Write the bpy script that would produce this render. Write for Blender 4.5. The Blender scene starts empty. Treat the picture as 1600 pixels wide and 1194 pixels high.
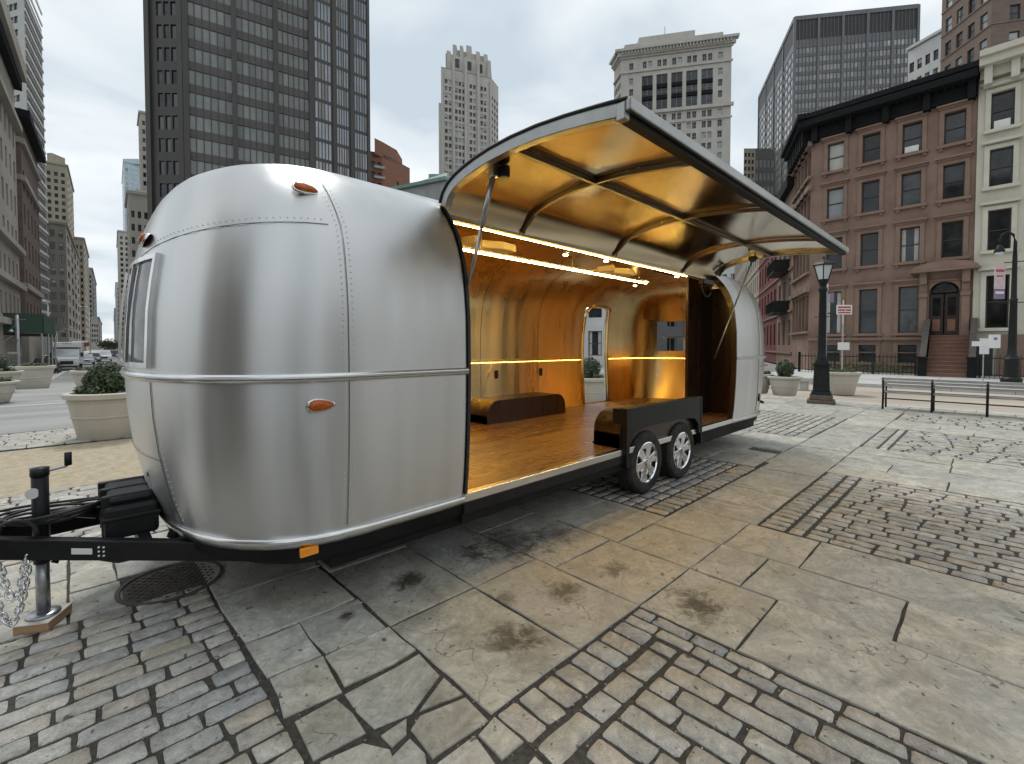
import bpy, bmesh, math, random
from mathutils import Vector, Matrix
random.seed(7)
R = math.radians
scene = bpy.context.scene
COL = scene.collection

# ------------------------------------------------------------------ camera
HEAD = math.atan(690 / 718.0)                  # clockwise from +Y
PITCH = R(1.6)
EYE = Vector((0, 0, 1.6))
cd = bpy.data.cameras.new('camera')
cam = bpy.data.objects.new('camera', cd); COL.objects.link(cam)
cd.sensor_fit = 'HORIZONTAL'; cd.sensor_width = 36
cd.lens = 718 / 1600 * 36
cd.shift_y = -36 / 1600
cd.clip_start = 0.05; cd.clip_end = 6000
cam.location = EYE
cam.rotation_euler = (math.pi / 2 - PITCH, 0, -HEAD)
scene.camera = cam

# ------------------------------------------------------------------ sky and sun
SUN_EL, SUN_AZ = R(58), R(20)
w = bpy.data.worlds.new('World'); scene.world = w; w.use_nodes = True
nt = w.node_tree; nt.nodes.clear()
def N(nt, t, **k):
    n = nt.nodes.new(t)
    for a, b in k.items(): setattr(n, a, b)
    return n
out = N(nt, 'ShaderNodeOutputWorld'); bg = N(nt, 'ShaderNodeBackground')
sky = N(nt, 'ShaderNodeTexSky', sky_type='NISHITA', sun_disc=False, sun_elevation=SUN_EL, sun_rotation=SUN_AZ)
sm = N(nt, 'ShaderNodeMix', data_type='RGBA', blend_type='MULTIPLY'); sm.inputs[0].default_value = 1
sm.inputs[7].default_value = (.085, .085, .085, 1)
tc = N(nt, 'ShaderNodeTexCoord'); sx = N(nt, 'ShaderNodeSeparateXYZ')
zz = N(nt, 'ShaderNodeMath', operation='ABSOLUTE'); za = N(nt, 'ShaderNodeMath', operation='ADD'); za.inputs[1].default_value = .22
dx = N(nt, 'ShaderNodeMath', operation='DIVIDE'); dy = N(nt, 'ShaderNodeMath', operation='DIVIDE'); cx = N(nt, 'ShaderNodeCombineXYZ')
n1 = N(nt, 'ShaderNodeTexNoise'); n1.inputs['Scale'].default_value = 1.5; n1.inputs['Detail'].default_value = 5; n1.inputs['Roughness'].default_value = .5
n1.inputs['Distortion'].default_value = .35
rp = N(nt, 'ShaderNodeValToRGB'); rp.color_ramp.elements[0].position = .36; rp.color_ramp.elements[0].color = (.54, .625, .69, 1)
rp.color_ramp.elements[1].position = .60; rp.color_ramp.elements[1].color = (.89, .925, .94, 1)
mx = N(nt, 'ShaderNodeMix', data_type='RGBA'); mx.inputs[0].default_value = .93
L = nt.links.new
L(tc.outputs['Generated'], sx.inputs[0]); L(sx.outputs[2], zz.inputs[0]); L(zz.outputs[0], za.inputs[0])
L(sx.outputs[0], dx.inputs[0]); L(za.outputs[0], dx.inputs[1]); L(sx.outputs[1], dy.inputs[0]); L(za.outputs[0], dy.inputs[1])
L(dx.outputs[0], cx.inputs[0]); L(dy.outputs[0], cx.inputs[1]); L(cx.outputs[0], n1.inputs['Vector'])
L(n1.outputs[0], rp.inputs[0]); L(sky.outputs[0], sm.inputs[6]); L(sm.outputs[2], mx.inputs[6]); L(rp.outputs[0], mx.inputs[7])
L(mx.outputs[2], bg.inputs[0]); bg.inputs[1].default_value = 1.0; L(bg.outputs[0], out.inputs[0])
sl = bpy.data.lights.new('sun', 'SUN'); sl.energy = 1.5; sl.angle = R(16); sl.color = (1, .975, .94)
so = bpy.data.objects.new('sun', sl); COL.objects.link(so)
so.rotation_euler = (math.pi / 2 - SUN_EL, 0, math.pi - SUN_AZ)
vs = scene.view_settings; vs.view_transform = 'Standard'; vs.look = 'None'; vs.exposure = 0.2; vs.gamma = 1; vs.use_curve_mapping = False
scene.render.engine = 'CYCLES'
scene.cycles.max_bounces = 7; scene.cycles.diffuse_bounces = 2; scene.cycles.glossy_bounces = 5; scene.cycles.transparent_max_bounces = 8
scene.cycles.caustics_reflective = True

# ------------------------------------------------------------------ view helpers (real depth in metres for each thing)
FW = Vector((math.sin(HEAD), math.cos(HEAD))); RT = Vector((math.cos(HEAD), -math.sin(HEAD)))
def pl(u, d): return FW * d + RT * ((u - 800) / 718 * d)
def zt(v, d): return 1.6 + (541 - v) / 718 * d
def hd(vp): return (FW + RT * ((vp - 800) / 718)).normalized()
def hitcol(P, D, u):
    r = FW + RT * ((u - 800) / 718)
    t = -(P.x * r.y - P.y * r.x) / (D.x * r.y - D.y * r.x)
    return P + D * t
def depth(P): return P.x * FW.x + P.y * FW.y
def proj(p):
    d = p[0] * FW.x + p[1] * FW.y
    if d < .1: return None
    return 800 + 718 * (p[0] * RT.x + p[1] * RT.y) / d, 541 - 718 * (p[2] - 1.6) / d, d

# ------------------------------------------------------------------ materials
MATS = {}
def mat(name, col, rough=.6, metal=0., var=.12, scale=3., stretch=None, bump=0., bscale=60., objvar=0., col2=None, spec=.5, emit=None, es=0., aniso=0., rvar=0., world=False, speck=0., det=6):
    if name in MATS: return MATS[name]
    m = bpy.data.materials.new(name); m.use_nodes = True; t = m.node_tree; L = t.links.new
    b = t.nodes['Principled BSDF']
    b.inputs['Roughness'].default_value = rough; b.inputs['Metallic'].default_value = metal; b.inputs['Specular IOR Level'].default_value = spec
    tc = N(t, 'ShaderNodeTexCoord'); oi = N(t, 'ShaderNodeObjectInfo')
    ad = N(t, 'ShaderNodeVectorMath', operation='ADD'); ml = N(t, 'ShaderNodeMath', operation='MULTIPLY'); ml.inputs[1].default_value = 37.
    L(oi.outputs['Random'], ml.inputs[0])
    if world:
        g = N(t, 'ShaderNodeNewGeometry'); L(g.outputs['Position'], ad.inputs[0])
    else:
        L(tc.outputs['Object'], ad.inputs[0]); L(ml.outputs[0], ad.inputs[1])
    src = ad.outputs[0]
    if stretch:
        mp = N(t, 'ShaderNodeMapping'); mp.inputs['Scale'].default_value = stretch; L(src, mp.inputs[0]); st = mp.outputs[0]
    else: st = src
    n = N(t, 'ShaderNodeTexNoise'); n.inputs['Scale'].default_value = scale; n.inputs['Detail'].default_value = det; n.inputs['Roughness'].default_value = .62
    L(st, n.inputs['Vector'])
    rr = N(t, 'ShaderNodeValToRGB'); rr.color_ramp.elements[0].position = .3; rr.color_ramp.elements[1].position = .7
    c2 = col2 or col
    rr.color_ramp.elements[0].color = (*[max(0, c * (1 - var)) for c in col], 1); rr.color_ramp.elements[1].color = (*[min(1, c * (1 + var)) for c in c2], 1)
    L(n.outputs[0], rr.inputs[0]); cs = rr.outputs[0]
    if speck:
        n3 = N(t, 'ShaderNodeTexNoise'); n3.inputs['Scale'].default_value = 190; n3.inputs['Detail'].default_value = 2; L(src, n3.inputs['Vector'])
        mr3 = N(t, 'ShaderNodeMapRange'); mr3.inputs[1].default_value = .35; mr3.inputs[2].default_value = .65; mr3.inputs[3].default_value = 1 - speck; mr3.inputs[4].default_value = 1 + speck
        L(n3.outputs[0], mr3.inputs[0])
        m3 = N(t, 'ShaderNodeVectorMath', operation='SCALE'); L(cs, m3.inputs[0]); L(mr3.outputs[0], m3.inputs['Scale']); cs = m3.outputs[0]
    if objvar:
        mr = N(t, 'ShaderNodeMapRange'); mr.inputs[3].default_value = 1 - objvar; mr.inputs[4].default_value = 1 + objvar; L(oi.outputs['Random'], mr.inputs[0])
        mv = N(t, 'ShaderNodeVectorMath', operation='SCALE'); L(cs, mv.inputs[0]); L(mr.outputs[0], mv.inputs['Scale']); cs = mv.outputs[0]
    L(cs, b.inputs['Base Color'])
    if rvar:
        mr = N(t, 'ShaderNodeMapRange'); mr.inputs[1].default_value = .3; mr.inputs[2].default_value = .7; mr.inputs[3].default_value = max(.02, rough - rvar); mr.inputs[4].default_value = rough + rvar
        L(n.outputs[0], mr.inputs[0]); L(mr.outputs[0], b.inputs['Roughness'])
    if bump:
        n2 = N(t, 'ShaderNodeTexNoise'); n2.inputs['Scale'].default_value = bscale; n2.inputs['Detail'].default_value = 5; L(st if stretch else src, n2.inputs['Vector'])
        bp = N(t, 'ShaderNodeBump'); bp.inputs['Strength'].default_value = bump; bp.inputs['Distance'].default_value = .02; L(n2.outputs[0], bp.inputs['Height']); L(bp.outputs[0], b.inputs['Normal'])
    if aniso:
        b.inputs['Anisotropic'].default_value = aniso; b.inputs['Anisotropic Rotation'].default_value = .25
        tg = N(t, 'ShaderNodeTangent', direction_type='RADIAL', axis='Z'); L(tg.outputs[0], b.inputs['Tangent'])
    if emit:
        b.inputs['Emission Color'].default_value = (*emit, 1); b.inputs['Emission Strength'].default_value = es
    MATS[name] = m
    return m

M = MATS
mat('alu', (.66, .66, .65), .36, 1, .045, 1.3, (6, 6, .15), aniso=.8, rvar=.04, det=1.5)
mat('alu_trim', (.72, .72, .71), .25, 1, .08, 8)
mat('alu_rail', (.33, .33, .32), .33, 1, .14, 5)
mat('alu_dull', (.42, .42, .41), .35, 1, .15, 6)
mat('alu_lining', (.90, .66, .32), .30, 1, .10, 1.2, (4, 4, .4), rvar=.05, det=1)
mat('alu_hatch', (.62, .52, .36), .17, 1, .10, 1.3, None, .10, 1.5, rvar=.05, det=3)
mat('seam', (.10, .10, .10), .5, .5, .2, 20)
mat('rubber', (.018, .018, .018), .55, 0, .2, 20)
mat('tyre', (.016, .016, .016), .75, 0, .35, 7, bump=.15, spec=.25, col2=(.045, .042, .038))
mat('black_paint', (.012, .012, .013), .42, 0, .3, 9, bump=.06, spec=.25)
mat('black_plastic', (.014, .014, .015), .42, 0, .3, 14, bump=.08, spec=.3)
mat('frame_black', (.012, .012, .012), .6, 0, .4, 5, spec=.15)
mat('galv', (.42, .43, .44), .38, 1, .25, 14)
mat('chrome', (.85, .86, .88), .12, 1, .05, 8)
mat('wood_floor', (.20, .11, .047), .28, 0, .30, 1.6, (.5, 7, 7), .02, 8, rvar=.05)
mat('dark_wood', (.026, .012, .006), .30, 0, .35, 3, (6, 6, .6), rvar=.06)
mat('block_wood', (.38, .24, .13), .8, 0, .25, 6, (1, 1, 12), .3, 30)
mat('block_top', (.62, .58, .52), .8, 0, .12, 6, None, .2, 30)
mat('amber', (.75, .19, .01), .2, 0, .25, 30)
mat('amber_dark', (.42, .09, .008), .14, 0, .3, 30)
mat('amber_bright', (.9, .30, .02), .25, 0, .15, 30)
mat('led_soft', (1, .8, .4), .5, emit=(1.0, .60, .12), es=13.0)
mat('led', (1, .8, .4), .5, emit=(1.0, .63, .14), es=118.0)
mat('puck', (1, .85, .6), .5, emit=(1.0, .66, .22), es=60.0)
mat('vent_cover', (.92, .78, .52), .5, 0, .06, 4)
mat('rib_dark', (.14, .11, .08), .4, .8, .2, 6)
mat('white_metal', (.7, .7, .68), .5)
mat('dark_glass', (.018, .02, .022), .06, 0, .7, 2, spec=.4, objvar=.5)
mat('bluestone_far', (.42, .42, .39), .6, 0, .2, 2.5, bump=.12, bscale=30)
mat('bed', (.060, .055, .047), .9, 0, .5, 40, bump=.7, bscale=90)
mat('gravel', (.43, .36, .25), .9, 0, .22, 9, bump=.6, bscale=120, speck=.35)
mat('asphalt', (.30, .30, .285), .85, 0, .30, .45, (.35, 1.6, 1), bump=.15, bscale=60, speck=.2)
mat('asphalt_tan', (.43, .37, .30), .85, 0, .2, .5, (1, .25, 1), bump=.1, bscale=60)
mat('sidewalk', (.52, .52, .50), .8, 0, .13, .7, bump=.1, bscale=40)
mat('kerb', (.47, .47, .45), .75, 0, .15, 2, bump=.15, bscale=40)
mat('paint_white', (.72, .72, .70), .7, 0, .15, 6)
mat('ground_far', (.16, .16, .155), .9, 0, .2, .1)
mat('iron', (.105, .09, .078), .7, .1, .4, 12, bump=.3, bscale=50)
mat('iron_black', (.014, .017, .016), .5, 0, .3, 14, bump=.08, spec=.25)
mat('lamp_stone', (.13, .095, .075), .7, 0, .3, 12, bump=.2)
mat('lamp_glass', (.62, .66, .66), .12, 0, .1, 4, spec=.8)
mat('planter', (.50, .465, .40), .72, 0, .10, 2.5, (1, 1, .5), .08, 40)
mat('soil', (.05, .04, .03), .95, 0, .4, 20, bump=.5)
mat('leaf', (.045, .075, .030), .55, 0, .35, 8, objvar=.15, col2=(.085, .12, .05))
mat('leaf_dark', (.028, .048, .024), .5, 0, .35, 8, col2=(.06, .085, .04))
mat('leaf_light', (.10, .14, .06), .55, 0, .35, 8, col2=(.17, .20, .10))
mat('bark', (.055, .048, .042), .85, 0, .3, 12, (3, 3, .6), .5, 20)
# walls
mat('tower_metal', (.062, .056, .051), .5, .2, .12, .4, stretch=(1, 1, .15))
mat('tower_spandrel', (.082, .074, .068), .45, .2, .12, .5, bump=.02)
mat('tower_glass', (.165, .165, .152), .10, 0, .25, .25, spec=1., objvar=.30)
mat('tower_glass_dark', (.022, .024, .026), .03, 0, .3, .3, spec=1., objvar=.4)
mat('tower_glass_mirror', (.27, .285, .30), .06, .9, .15, .3, objvar=.25)
mat('curtain_metal', (.15, .15, .152), .5, .2, .12, .5)
mat('curtain_glass', (.34, .34, .335), .10, 0, .35, .2, spec=1., objvar=.45)
mat('curtain_louvre', (.035, .033, .033), .6, 0, .2, 1)
mat('limestone', (.43, .40, .345), .85, 0, .14, .25, (1, 1, .35), .05, 5)
mat('limestone2', (.47, .445, .40), .85, 0, .12, .3, (1, 1, .4), .05, 5)
mat('limestone_dk', (.30, .275, .235), .85, 0, .18, .3, (1, 1, .35), .05, 5)
mat('tan_stone', (.36, .315, .25), .85, 0, .15, .3, (1, 1, .35))
mat('brick_red', (.27, .125, .085), .85, 0, .15, .6, (1, 1, 4), .05, 9)
mat('brick_brown', (.135, .10, .082), .85, 0, .18, .6, (1, 1, 5), .08, 9)
mat('brick_apt', (.19, .14, .115), .85, 0, .16, .8, (1, 1, 5), .08, 9)
mat('brick_dkred', (.16, .045, .040), .85, 0, .18, .6, (1, 1, 3), .05, 9)
mat('brownstone', (.228, .146, .108), .82, 0, .19, .7, (1, 1, .7), .12, 14, col2=(.262, .178, .138))
mat('brownstone_trim', (.25, .166, .127), .8, 0, .16, 1.5, bump=.1, bscale=20)
mat('brownstone_step', (.225, .115, .08), .8, 0, .18, 2, bump=.1, bscale=20)
mat('cream', (.56, .53, .44), .85, 0, .13, .8, (1, 1, .5), .10, 10)
mat('cream_trim', (.62, .585, .49), .8, 0, .10, 1.5)
mat('white_stone', (.60, .60, .58), .85, 0, .1, .4)
mat('grey_stone', (.33, .33, .32), .85, 0, .14, .5)
mat('concrete_lt', (.50, .50, .49), .8, 0, .08, .4)
mat('copper', (.20, .30, .26), .7, 0, .18, .6)
mat('cornice_black', (.012, .013, .015), .8, 0, .3, 4, spec=.2)
mat('glass_blue', (.42, .52, .57), .2, 0, .12, .4, spec=.8)
mat('win_glass', (.028, .031, .034), .06, 0, .85, 1.1, spec=.55, objvar=.7)
mat('bits', (.62, .58, .48), .9, 0, .3, 200)
mat('win_glass_lt', (.34, .36, .37), .08, 0, .4, .5, spec=1., objvar=.35)
mat('win_blind', (.48, .47, .43), .5, 0, .15, 2, objvar=.2)
mat('win_frame', (.05, .045, .04), .6, 0, .2, 4)
mat('win_frame_lt', (.40, .39, .36), .6, 0, .15, 4)
mat('win_lit', (1, .85, .5), .5, emit=(1, .82, .5), es=1.3)
mat('shed_green', (.022, .062, .040), .5, 0, .2, 1.5)
mat('car_white', (.66, .66, .66), .25, 0, .04, 2)
mat('car_black', (.018, .018, .02), .2, 0, .1, 2)
mat('car_grey', (.17, .175, .18), .25, .4, .05, 2)
mat('car_silver', (.42, .43, .44), .25, .5, .05, 2)
mat('car_red', (.18, .02, .02), .25, 0, .05, 2)
mat('headlight', (.75, .78, .8), .1, 0, .05, 5, spec=.9)
mat('awning_red', (.17, .03, .03), .7, 0, .2, 2)
mat('sign_orange', (.75, .26, .02), .5, emit=(1, .35, .03), es=.5)
mat('sign_white', (.74, .74, .73), .5, 0, .05, 5)
mat('sign_red', (.42, .06, .07), .5, 0, .1, 5)
mat('sign_purple', (.24, .17, .28), .5, 0, .1, 5)
mat('sign_pink', (.60, .47, .50), .5, 0, .15, 5)
mat('pole_grey', (.42, .43, .43), .45, .6, .12, 8)
mat('bench_slat', (.075, .062, .055), .5, 0, .35, 4, (8, 1, 8), .1, 30)
mat('bench_top', (.36, .345, .33), .45, 0, .3, 4, (8, 1, 8), .1, 30)  # paler copy of the slats, with sky reflection put into the colour
mat('lamp_lit', (1, .9, .6), .5, emit=(1, .85, .5), es=3.)

def stone_mat(name, cols, rough, bump, bscale, stains_and_tan=False, speck=.1):
    """paving stone: colour picked per stone, grain by noise, worldwide dirt patches"""
    m = bpy.data.materials.new(name); m.use_nodes = True; t = m.node_tree; L = t.links.new; b = t.nodes['Principled BSDF']
    oi = N(t, 'ShaderNodeObjectInfo'); g = N(t, 'ShaderNodeNewGeometry'); tc = N(t, 'ShaderNodeTexCoord')
    rp = N(t, 'ShaderNodeValToRGB'); rp.color_ramp.interpolation = 'LINEAR'
    els = rp.color_ramp.elements
    while len(els) < len(cols): els.new(.5)
    for i, c in enumerate(cols): els[i].position = i / (len(cols) - 1); els[i].color = (*c, 1)
    L(oi.outputs['Random'], rp.inputs[0]); c = rp.outputs[0]
    ml = N(t, 'ShaderNodeMath', operation='MULTIPLY'); ml.inputs[1].default_value = 91.; L(oi.outputs['Random'], ml.inputs[0])
    ad = N(t, 'ShaderNodeVectorMath', operation='ADD'); L(g.outputs['Position'], ad.inputs[0]); L(ml.outputs[0], ad.inputs[1])
    def noise(sc, det, src, dist=0, rg=.6):
        n = N(t, 'ShaderNodeTexNoise'); n.inputs['Scale'].default_value = sc; n.inputs['Detail'].default_value = det; n.inputs['Distortion'].default_value = dist; n.inputs['Roughness'].default_value = rg
        L(src, n.inputs['Vector']); return n.outputs[0]
    def mrange(s, a, b_, c_, d_):
        n = N(t, 'ShaderNodeMapRange'); n.inputs[1].default_value = a; n.inputs[2].default_value = b_; n.inputs[3].default_value = c_; n.inputs[4].default_value = d_; L(s, n.inputs[0]); return n.outputs[0]
    def scale(c, f):
        n = N(t, 'ShaderNodeVectorMath', operation='SCALE'); L(c, n.inputs[0]); L(f, n.inputs['Scale']); return n.outputs[0]
    def mix(c, col, f):
        n = N(t, 'ShaderNodeMix', data_type='RGBA'); L(f, n.inputs[0]); L(c, n.inputs[6]); n.inputs[7].default_value = (*col, 1); return n.outputs[2]
    def mul(a, b_):
        n = N(t, 'ShaderNodeMath', operation='MULTIPLY', use_clamp=True); L(a, n.inputs[0])
        if isinstance(b_, float): n.inputs[1].default_value = b_
        else: L(b_, n.inputs[1])
        return n.outputs[0]
    big = noise(3.5, 7, ad.outputs[0], 1.2, .65)
    c = scale(c, mrange(big, .30, .70, .66, 1.30))
    veins = noise(9, 5, ad.outputs[0], 2.5, .7)
    c = scale(c, mrange(veins, .35, .65, .80, 1.18))
    ramp_t = noise(1.7, 4, ad.outputs[0], .5); c2n = N(t, 'ShaderNodeMix', data_type='RGBA', blend_type='MULTIPLY'); L(mrange(ramp_t, .42, .66, 0, 1), c2n.inputs[0]); L(c, c2n.inputs[6]); c2n.inputs[7].default_value = (1.0, .96, .87, 1); c = c2n.outputs[2]
    crk = N(t, 'ShaderNodeTexVoronoi', feature='DISTANCE_TO_EDGE'); crk.inputs['Scale'].default_value = 1.1; wob = N(t, 'ShaderNodeVectorMath', operation='ADD'); nv = N(t, 'ShaderNodeTexNoise'); nv.inputs['Scale'].default_value = 2.2; nv.inputs['Detail'].default_value = 5; L(ad.outputs[0], nv.inputs['Vector']); L(nv.outputs['Color'], wob.inputs[0]); L(ad.outputs[0], wob.inputs[1]); L(wob.outputs[0], crk.inputs['Vector'])
    if stains_and_tan: c = mix(c, (.10, .095, .085), mul(mul(mrange(crk.outputs['Distance'], .002, .007, 1, 0), mrange(noise(1.3, 2, ad.outputs[0]), .54, .60, 0, 1)), .8))
    c = scale(c, mrange(noise(160, 3, ad.outputs[0]), .3, .7, 1 - speck, 1 + speck))
    # small dark spots
    sp = noise(17, 2, g.outputs['Position'], .4)
    c = mix(c, (.045, .04, .035), mul(mrange(sp, .665, .71, 0, 1), .8))
    sp2 = noise(46, 2, g.outputs['Position'], .3); c = mix(c, (.07, .062, .052), mul(mrange(sp2, .67, .72, 0, 1), .6))
    if stains_and_tan:
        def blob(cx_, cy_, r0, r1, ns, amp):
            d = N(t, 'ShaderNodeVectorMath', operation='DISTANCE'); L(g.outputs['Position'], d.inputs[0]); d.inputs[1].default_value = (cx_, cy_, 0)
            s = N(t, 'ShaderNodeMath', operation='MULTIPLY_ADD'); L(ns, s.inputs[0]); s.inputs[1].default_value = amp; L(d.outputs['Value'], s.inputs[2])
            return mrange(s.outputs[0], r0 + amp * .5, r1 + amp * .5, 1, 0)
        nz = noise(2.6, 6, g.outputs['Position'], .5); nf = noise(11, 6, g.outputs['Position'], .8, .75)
        f = blob(3.5, 1.95, .55, 1.9, nz, 1.6)  # noisy tan zones blended weakly into the slabs, apart from the dark stains
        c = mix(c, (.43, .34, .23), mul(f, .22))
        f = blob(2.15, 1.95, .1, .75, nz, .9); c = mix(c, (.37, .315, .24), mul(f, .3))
        for (bx_, by_, r_, st) in [(1.70, 1.80, .13, .8), (1.80, 1.72, .10, .7), (2.30, 1.90, .12, .75), (2.78, 1.83, .11, .7), (2.77, 1.22, .15, .85), (1.65, 2.73, .12, .9), (2.55, 2.68, .28, .8), (2.2, 2.75, .15, .75), (2.95, 2.55, .2, .6), (1.15, 2.62, .05, .9), (1.95, 2.1, .08, .6)]:
            f = blob(bx_, by_, r_ * .3, r_ * 1.25, nf, r_ * 4.2); c = mix(c, (.048, .036, .026), mul(f, st))
    L(c, b.inputs['Base Color'])
    L(mrange(big, .3, .7, rough - .1, rough + .1), b.inputs['Roughness'])
    b.inputs['Specular IOR Level'].default_value = .5
    bp = N(t, 'ShaderNodeBump'); bp.inputs['Strength'].default_value = bump; bp.inputs['Distance'].default_value = .012
    hs = N(t, 'ShaderNodeMath', operation='MULTIPLY_ADD'); L(noise(bscale, 6, ad.outputs[0], .3, .65), hs.inputs[0]); hs.inputs[1].default_value = .6; L(veins, hs.inputs[2])
    L(hs.outputs[0], bp.inputs['Height']); L(bp.outputs[0], b.inputs['Normal'])
    MATS[name] = m; return m
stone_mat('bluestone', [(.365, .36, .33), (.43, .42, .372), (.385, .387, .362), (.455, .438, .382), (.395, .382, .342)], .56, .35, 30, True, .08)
stone_mat('cobble', [(.37, .365, .345), (.44, .425, .38), (.33, .335, .335), (.41, .385, .335), (.43, .385, .335), (.36, .36, .335), (.47, .455, .41), (.385, .355, .33)], .55, .55, 38, False, .22)

# ------------------------------------------------------------------ mesh helpers
class MB:
    def __init__(s): s.v = []; s.f = []; s.m = []
    def add(s, vs, fs, mi=0):
        o = len(s.v); s.v += [tuple(p) for p in vs]
        for f in fs: s.f.append(tuple(i + o for i in f)); s.m.append(mi)
        return s
    def quad(s, a, b, c, d, mi=0): return s.add([a, b, c, d], [(0, 1, 2, 3)], mi)
    def box(s, x0, x1, y0, y1, z0, z1, mi=0, M=None):
        vs = [(x0, y0, z0), (x1, y0, z0), (x1, y1, z0), (x0, y1, z0), (x0, y0, z1), (x1, y0, z1), (x1, y1, z1), (x0, y1, z1)]
        if M: vs = [M @ Vector(p) for p in vs]
        return s.add(vs, [(3, 2, 1, 0), (4, 5, 6, 7), (0, 1, 5, 4), (1, 2, 6, 5), (2, 3, 7, 6), (3, 0, 4, 7)], mi)
    def tube(s, path, r, n=8, mi=0, cap=True, closed=False):
        path = [Vector(p) for p in path]; k = len(path); rings = []
        for i, p in enumerate(path):
            a = path[(i - 1) % k] if (closed or i > 0) else p; b = path[(i + 1) % k] if (closed or i < k - 1) else p
            t = (b - a).normalized(); ref = Vector((0, 0, 1)) if abs(t.z) < .93 else Vector((1, 0, 0))
            x = t.cross(ref).normalized(); y = x.cross(t)
            rr = r[i] if isinstance(r, (list, tuple)) else r
            rings.append([p + (x * math.cos(q * 2 * math.pi / n) + y * math.sin(q * 2 * math.pi / n)) * rr for q in range(n)])
        vs = [p for g in rings for p in g]; fs = []
        for i in range(k if closed else k - 1):
            j = (i + 1) % k
            for q in range(n): fs.append((i * n + q, i * n + (q + 1) % n, j * n + (q + 1) % n, j * n + q))
        if cap and not closed: fs += [tuple(range(n))[::-1], tuple((k - 1) * n + q for q in range(n))]
        return s.add(vs, fs, mi)
    def lathe(s, prof, n=24, c=(0, 0, 0), mi=0, axis='z', cap=True):
        vs = []
        for r, h in prof:
            for q in range(n):
                a = 2 * math.pi * q / n; x, y = r * math.cos(a), r * math.sin(a)
                vs.append((c[0] + x, c[1] + y, c[2] + h) if axis == 'z' else (c[0] + x, c[1] + h, c[2] + y) if axis == 'y' else (c[0] + h, c[1] + x, c[2] + y))
        k = len(prof); fs = [(i * n + q, i * n + (q + 1) % n, (i + 1) * n + (q + 1) % n, (i + 1) * n + q) for i in range(k - 1) for q in range(n)]
        if cap: fs += [tuple(range(n))[::-1], tuple((k - 1) * n + q for q in range(n))]
        return s.add(vs, fs, mi)
    def grid(s, rows, mi=0, hole=None, closed=False):
        n = len(rows[0]); vs = [p for r in rows for p in r]; fs = []
        for i in range(len(rows) - 1):
            for j in range(n if closed else n - 1):
                if hole and hole(i, j): continue
                k = (j + 1) % n
                fs.append((i * n + j, i * n + k, (i + 1) * n + k, (i + 1) * n + j))
        return s.add(vs, fs, mi)
    def prism(s, poly, h0, h1, axis='z', mi=0):
        n = len(poly)
        def P(a, b, h): return (a, b, h) if axis == 'z' else (a, h, b) if axis == 'y' else (h, a, b)
        vs = [P(a, b, h0) for a, b in poly] + [P(a, b, h1) for a, b in poly]
        return s.add(vs, [tuple(range(n))[::-1], tuple(range(n, 2 * n))] + [(i, (i + 1) % n, n + (i + 1) % n, n + i) for i in range(n)], mi)
    def mesh(s, name, mats, smooth=False):
        me = bpy.data.meshes.new(name); me.from_pydata(s.v, [], s.f)
        for m in (mats if isinstance(mats, (list, tuple)) else [mats]): me.materials.append(MATS[m])
        me.polygons.foreach_set('material_index', s.m)
        if smooth: me.polygons.foreach_set('use_smooth', [True] * len(s.f))
        me.update(); return me
    def build(s, name, mats, parent=None, smooth=False, fix=True, bevel=0, auto=None):
        me = s.mesh(name, mats, smooth or auto is not None)
        if fix:
            bm = bmesh.new(); bm.from_mesh(me); bmesh.ops.recalc_face_normals(bm, faces=bm.faces); bm.to_mesh(me); bm.free()
        if auto is not None: me.set_sharp_from_angle(angle=R(auto))
        o = bpy.data.objects.new(name, me); COL.objects.link(o); o.parent = parent
        if bevel:
            b = o.modifiers.new('bevel', 'BEVEL'); b.width = bevel; b.segments = 2; b.limit_method = 'ANGLE'; b.angle_limit = R(40)
        return o
def tag(o, label=None, cat=None, group=None, kind=None):
    if label: o['label'] = label
    if cat: o['category'] = cat
    if group: o['group'] = group
    if kind: o['kind'] = kind
    return o
def thing(name, label, cat, loc=(0, 0, 0), rz=0, group=None):
    o = bpy.data.objects.new(name, None); COL.objects.link(o); o.location = loc; o.rotation_euler = (0, 0, rz); o.empty_display_size = .2
    return tag(o, label, cat, group)
def inst(name, me, parent, loc=(0, 0, 0), rz=0, sc=(1, 1, 1)):
    o = bpy.data.objects.new(name, me); COL.objects.link(o); o.parent = parent; o.location = loc; o.rotation_euler = (0, 0, rz); o.scale = sc
    return o
def copy_tree(o, parent=None, label=None):
    kids = list(o.children); c = o.copy(); COL.objects.link(c); c.parent = parent
    for k in kids: copy_tree(k, c)
    if label: c['label'] = label
    return c
def struct(name, mb, m, smooth=False): return tag(mb.build(name, m, None, smooth), kind='structure')


# ================================================================== THE GROUND
def sheet(name, x0, x1, y0, y1, z, m):
    return struct(name, MB().quad((x0, y0, z), (x1, y0, z), (x1, y1, z), (x0, y1, z)), m)
sheet('ground', -3000, 3000, -3000, 3000, -1.3, 'ground_far')
sheet('plaza_bed', -30, 15.9, -30, 7.2, -.028, 'bed')
sheet('gravel_path', -30, 15.9, 7.2, 10.35, -.006, 'gravel')
sheet('side_street', 16.2, 60, -120, 200, -.12, 'asphalt_tan')
sheet('crossing_street', -60, 16.2, 10.35, 24, -.02, 'asphalt')
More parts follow.
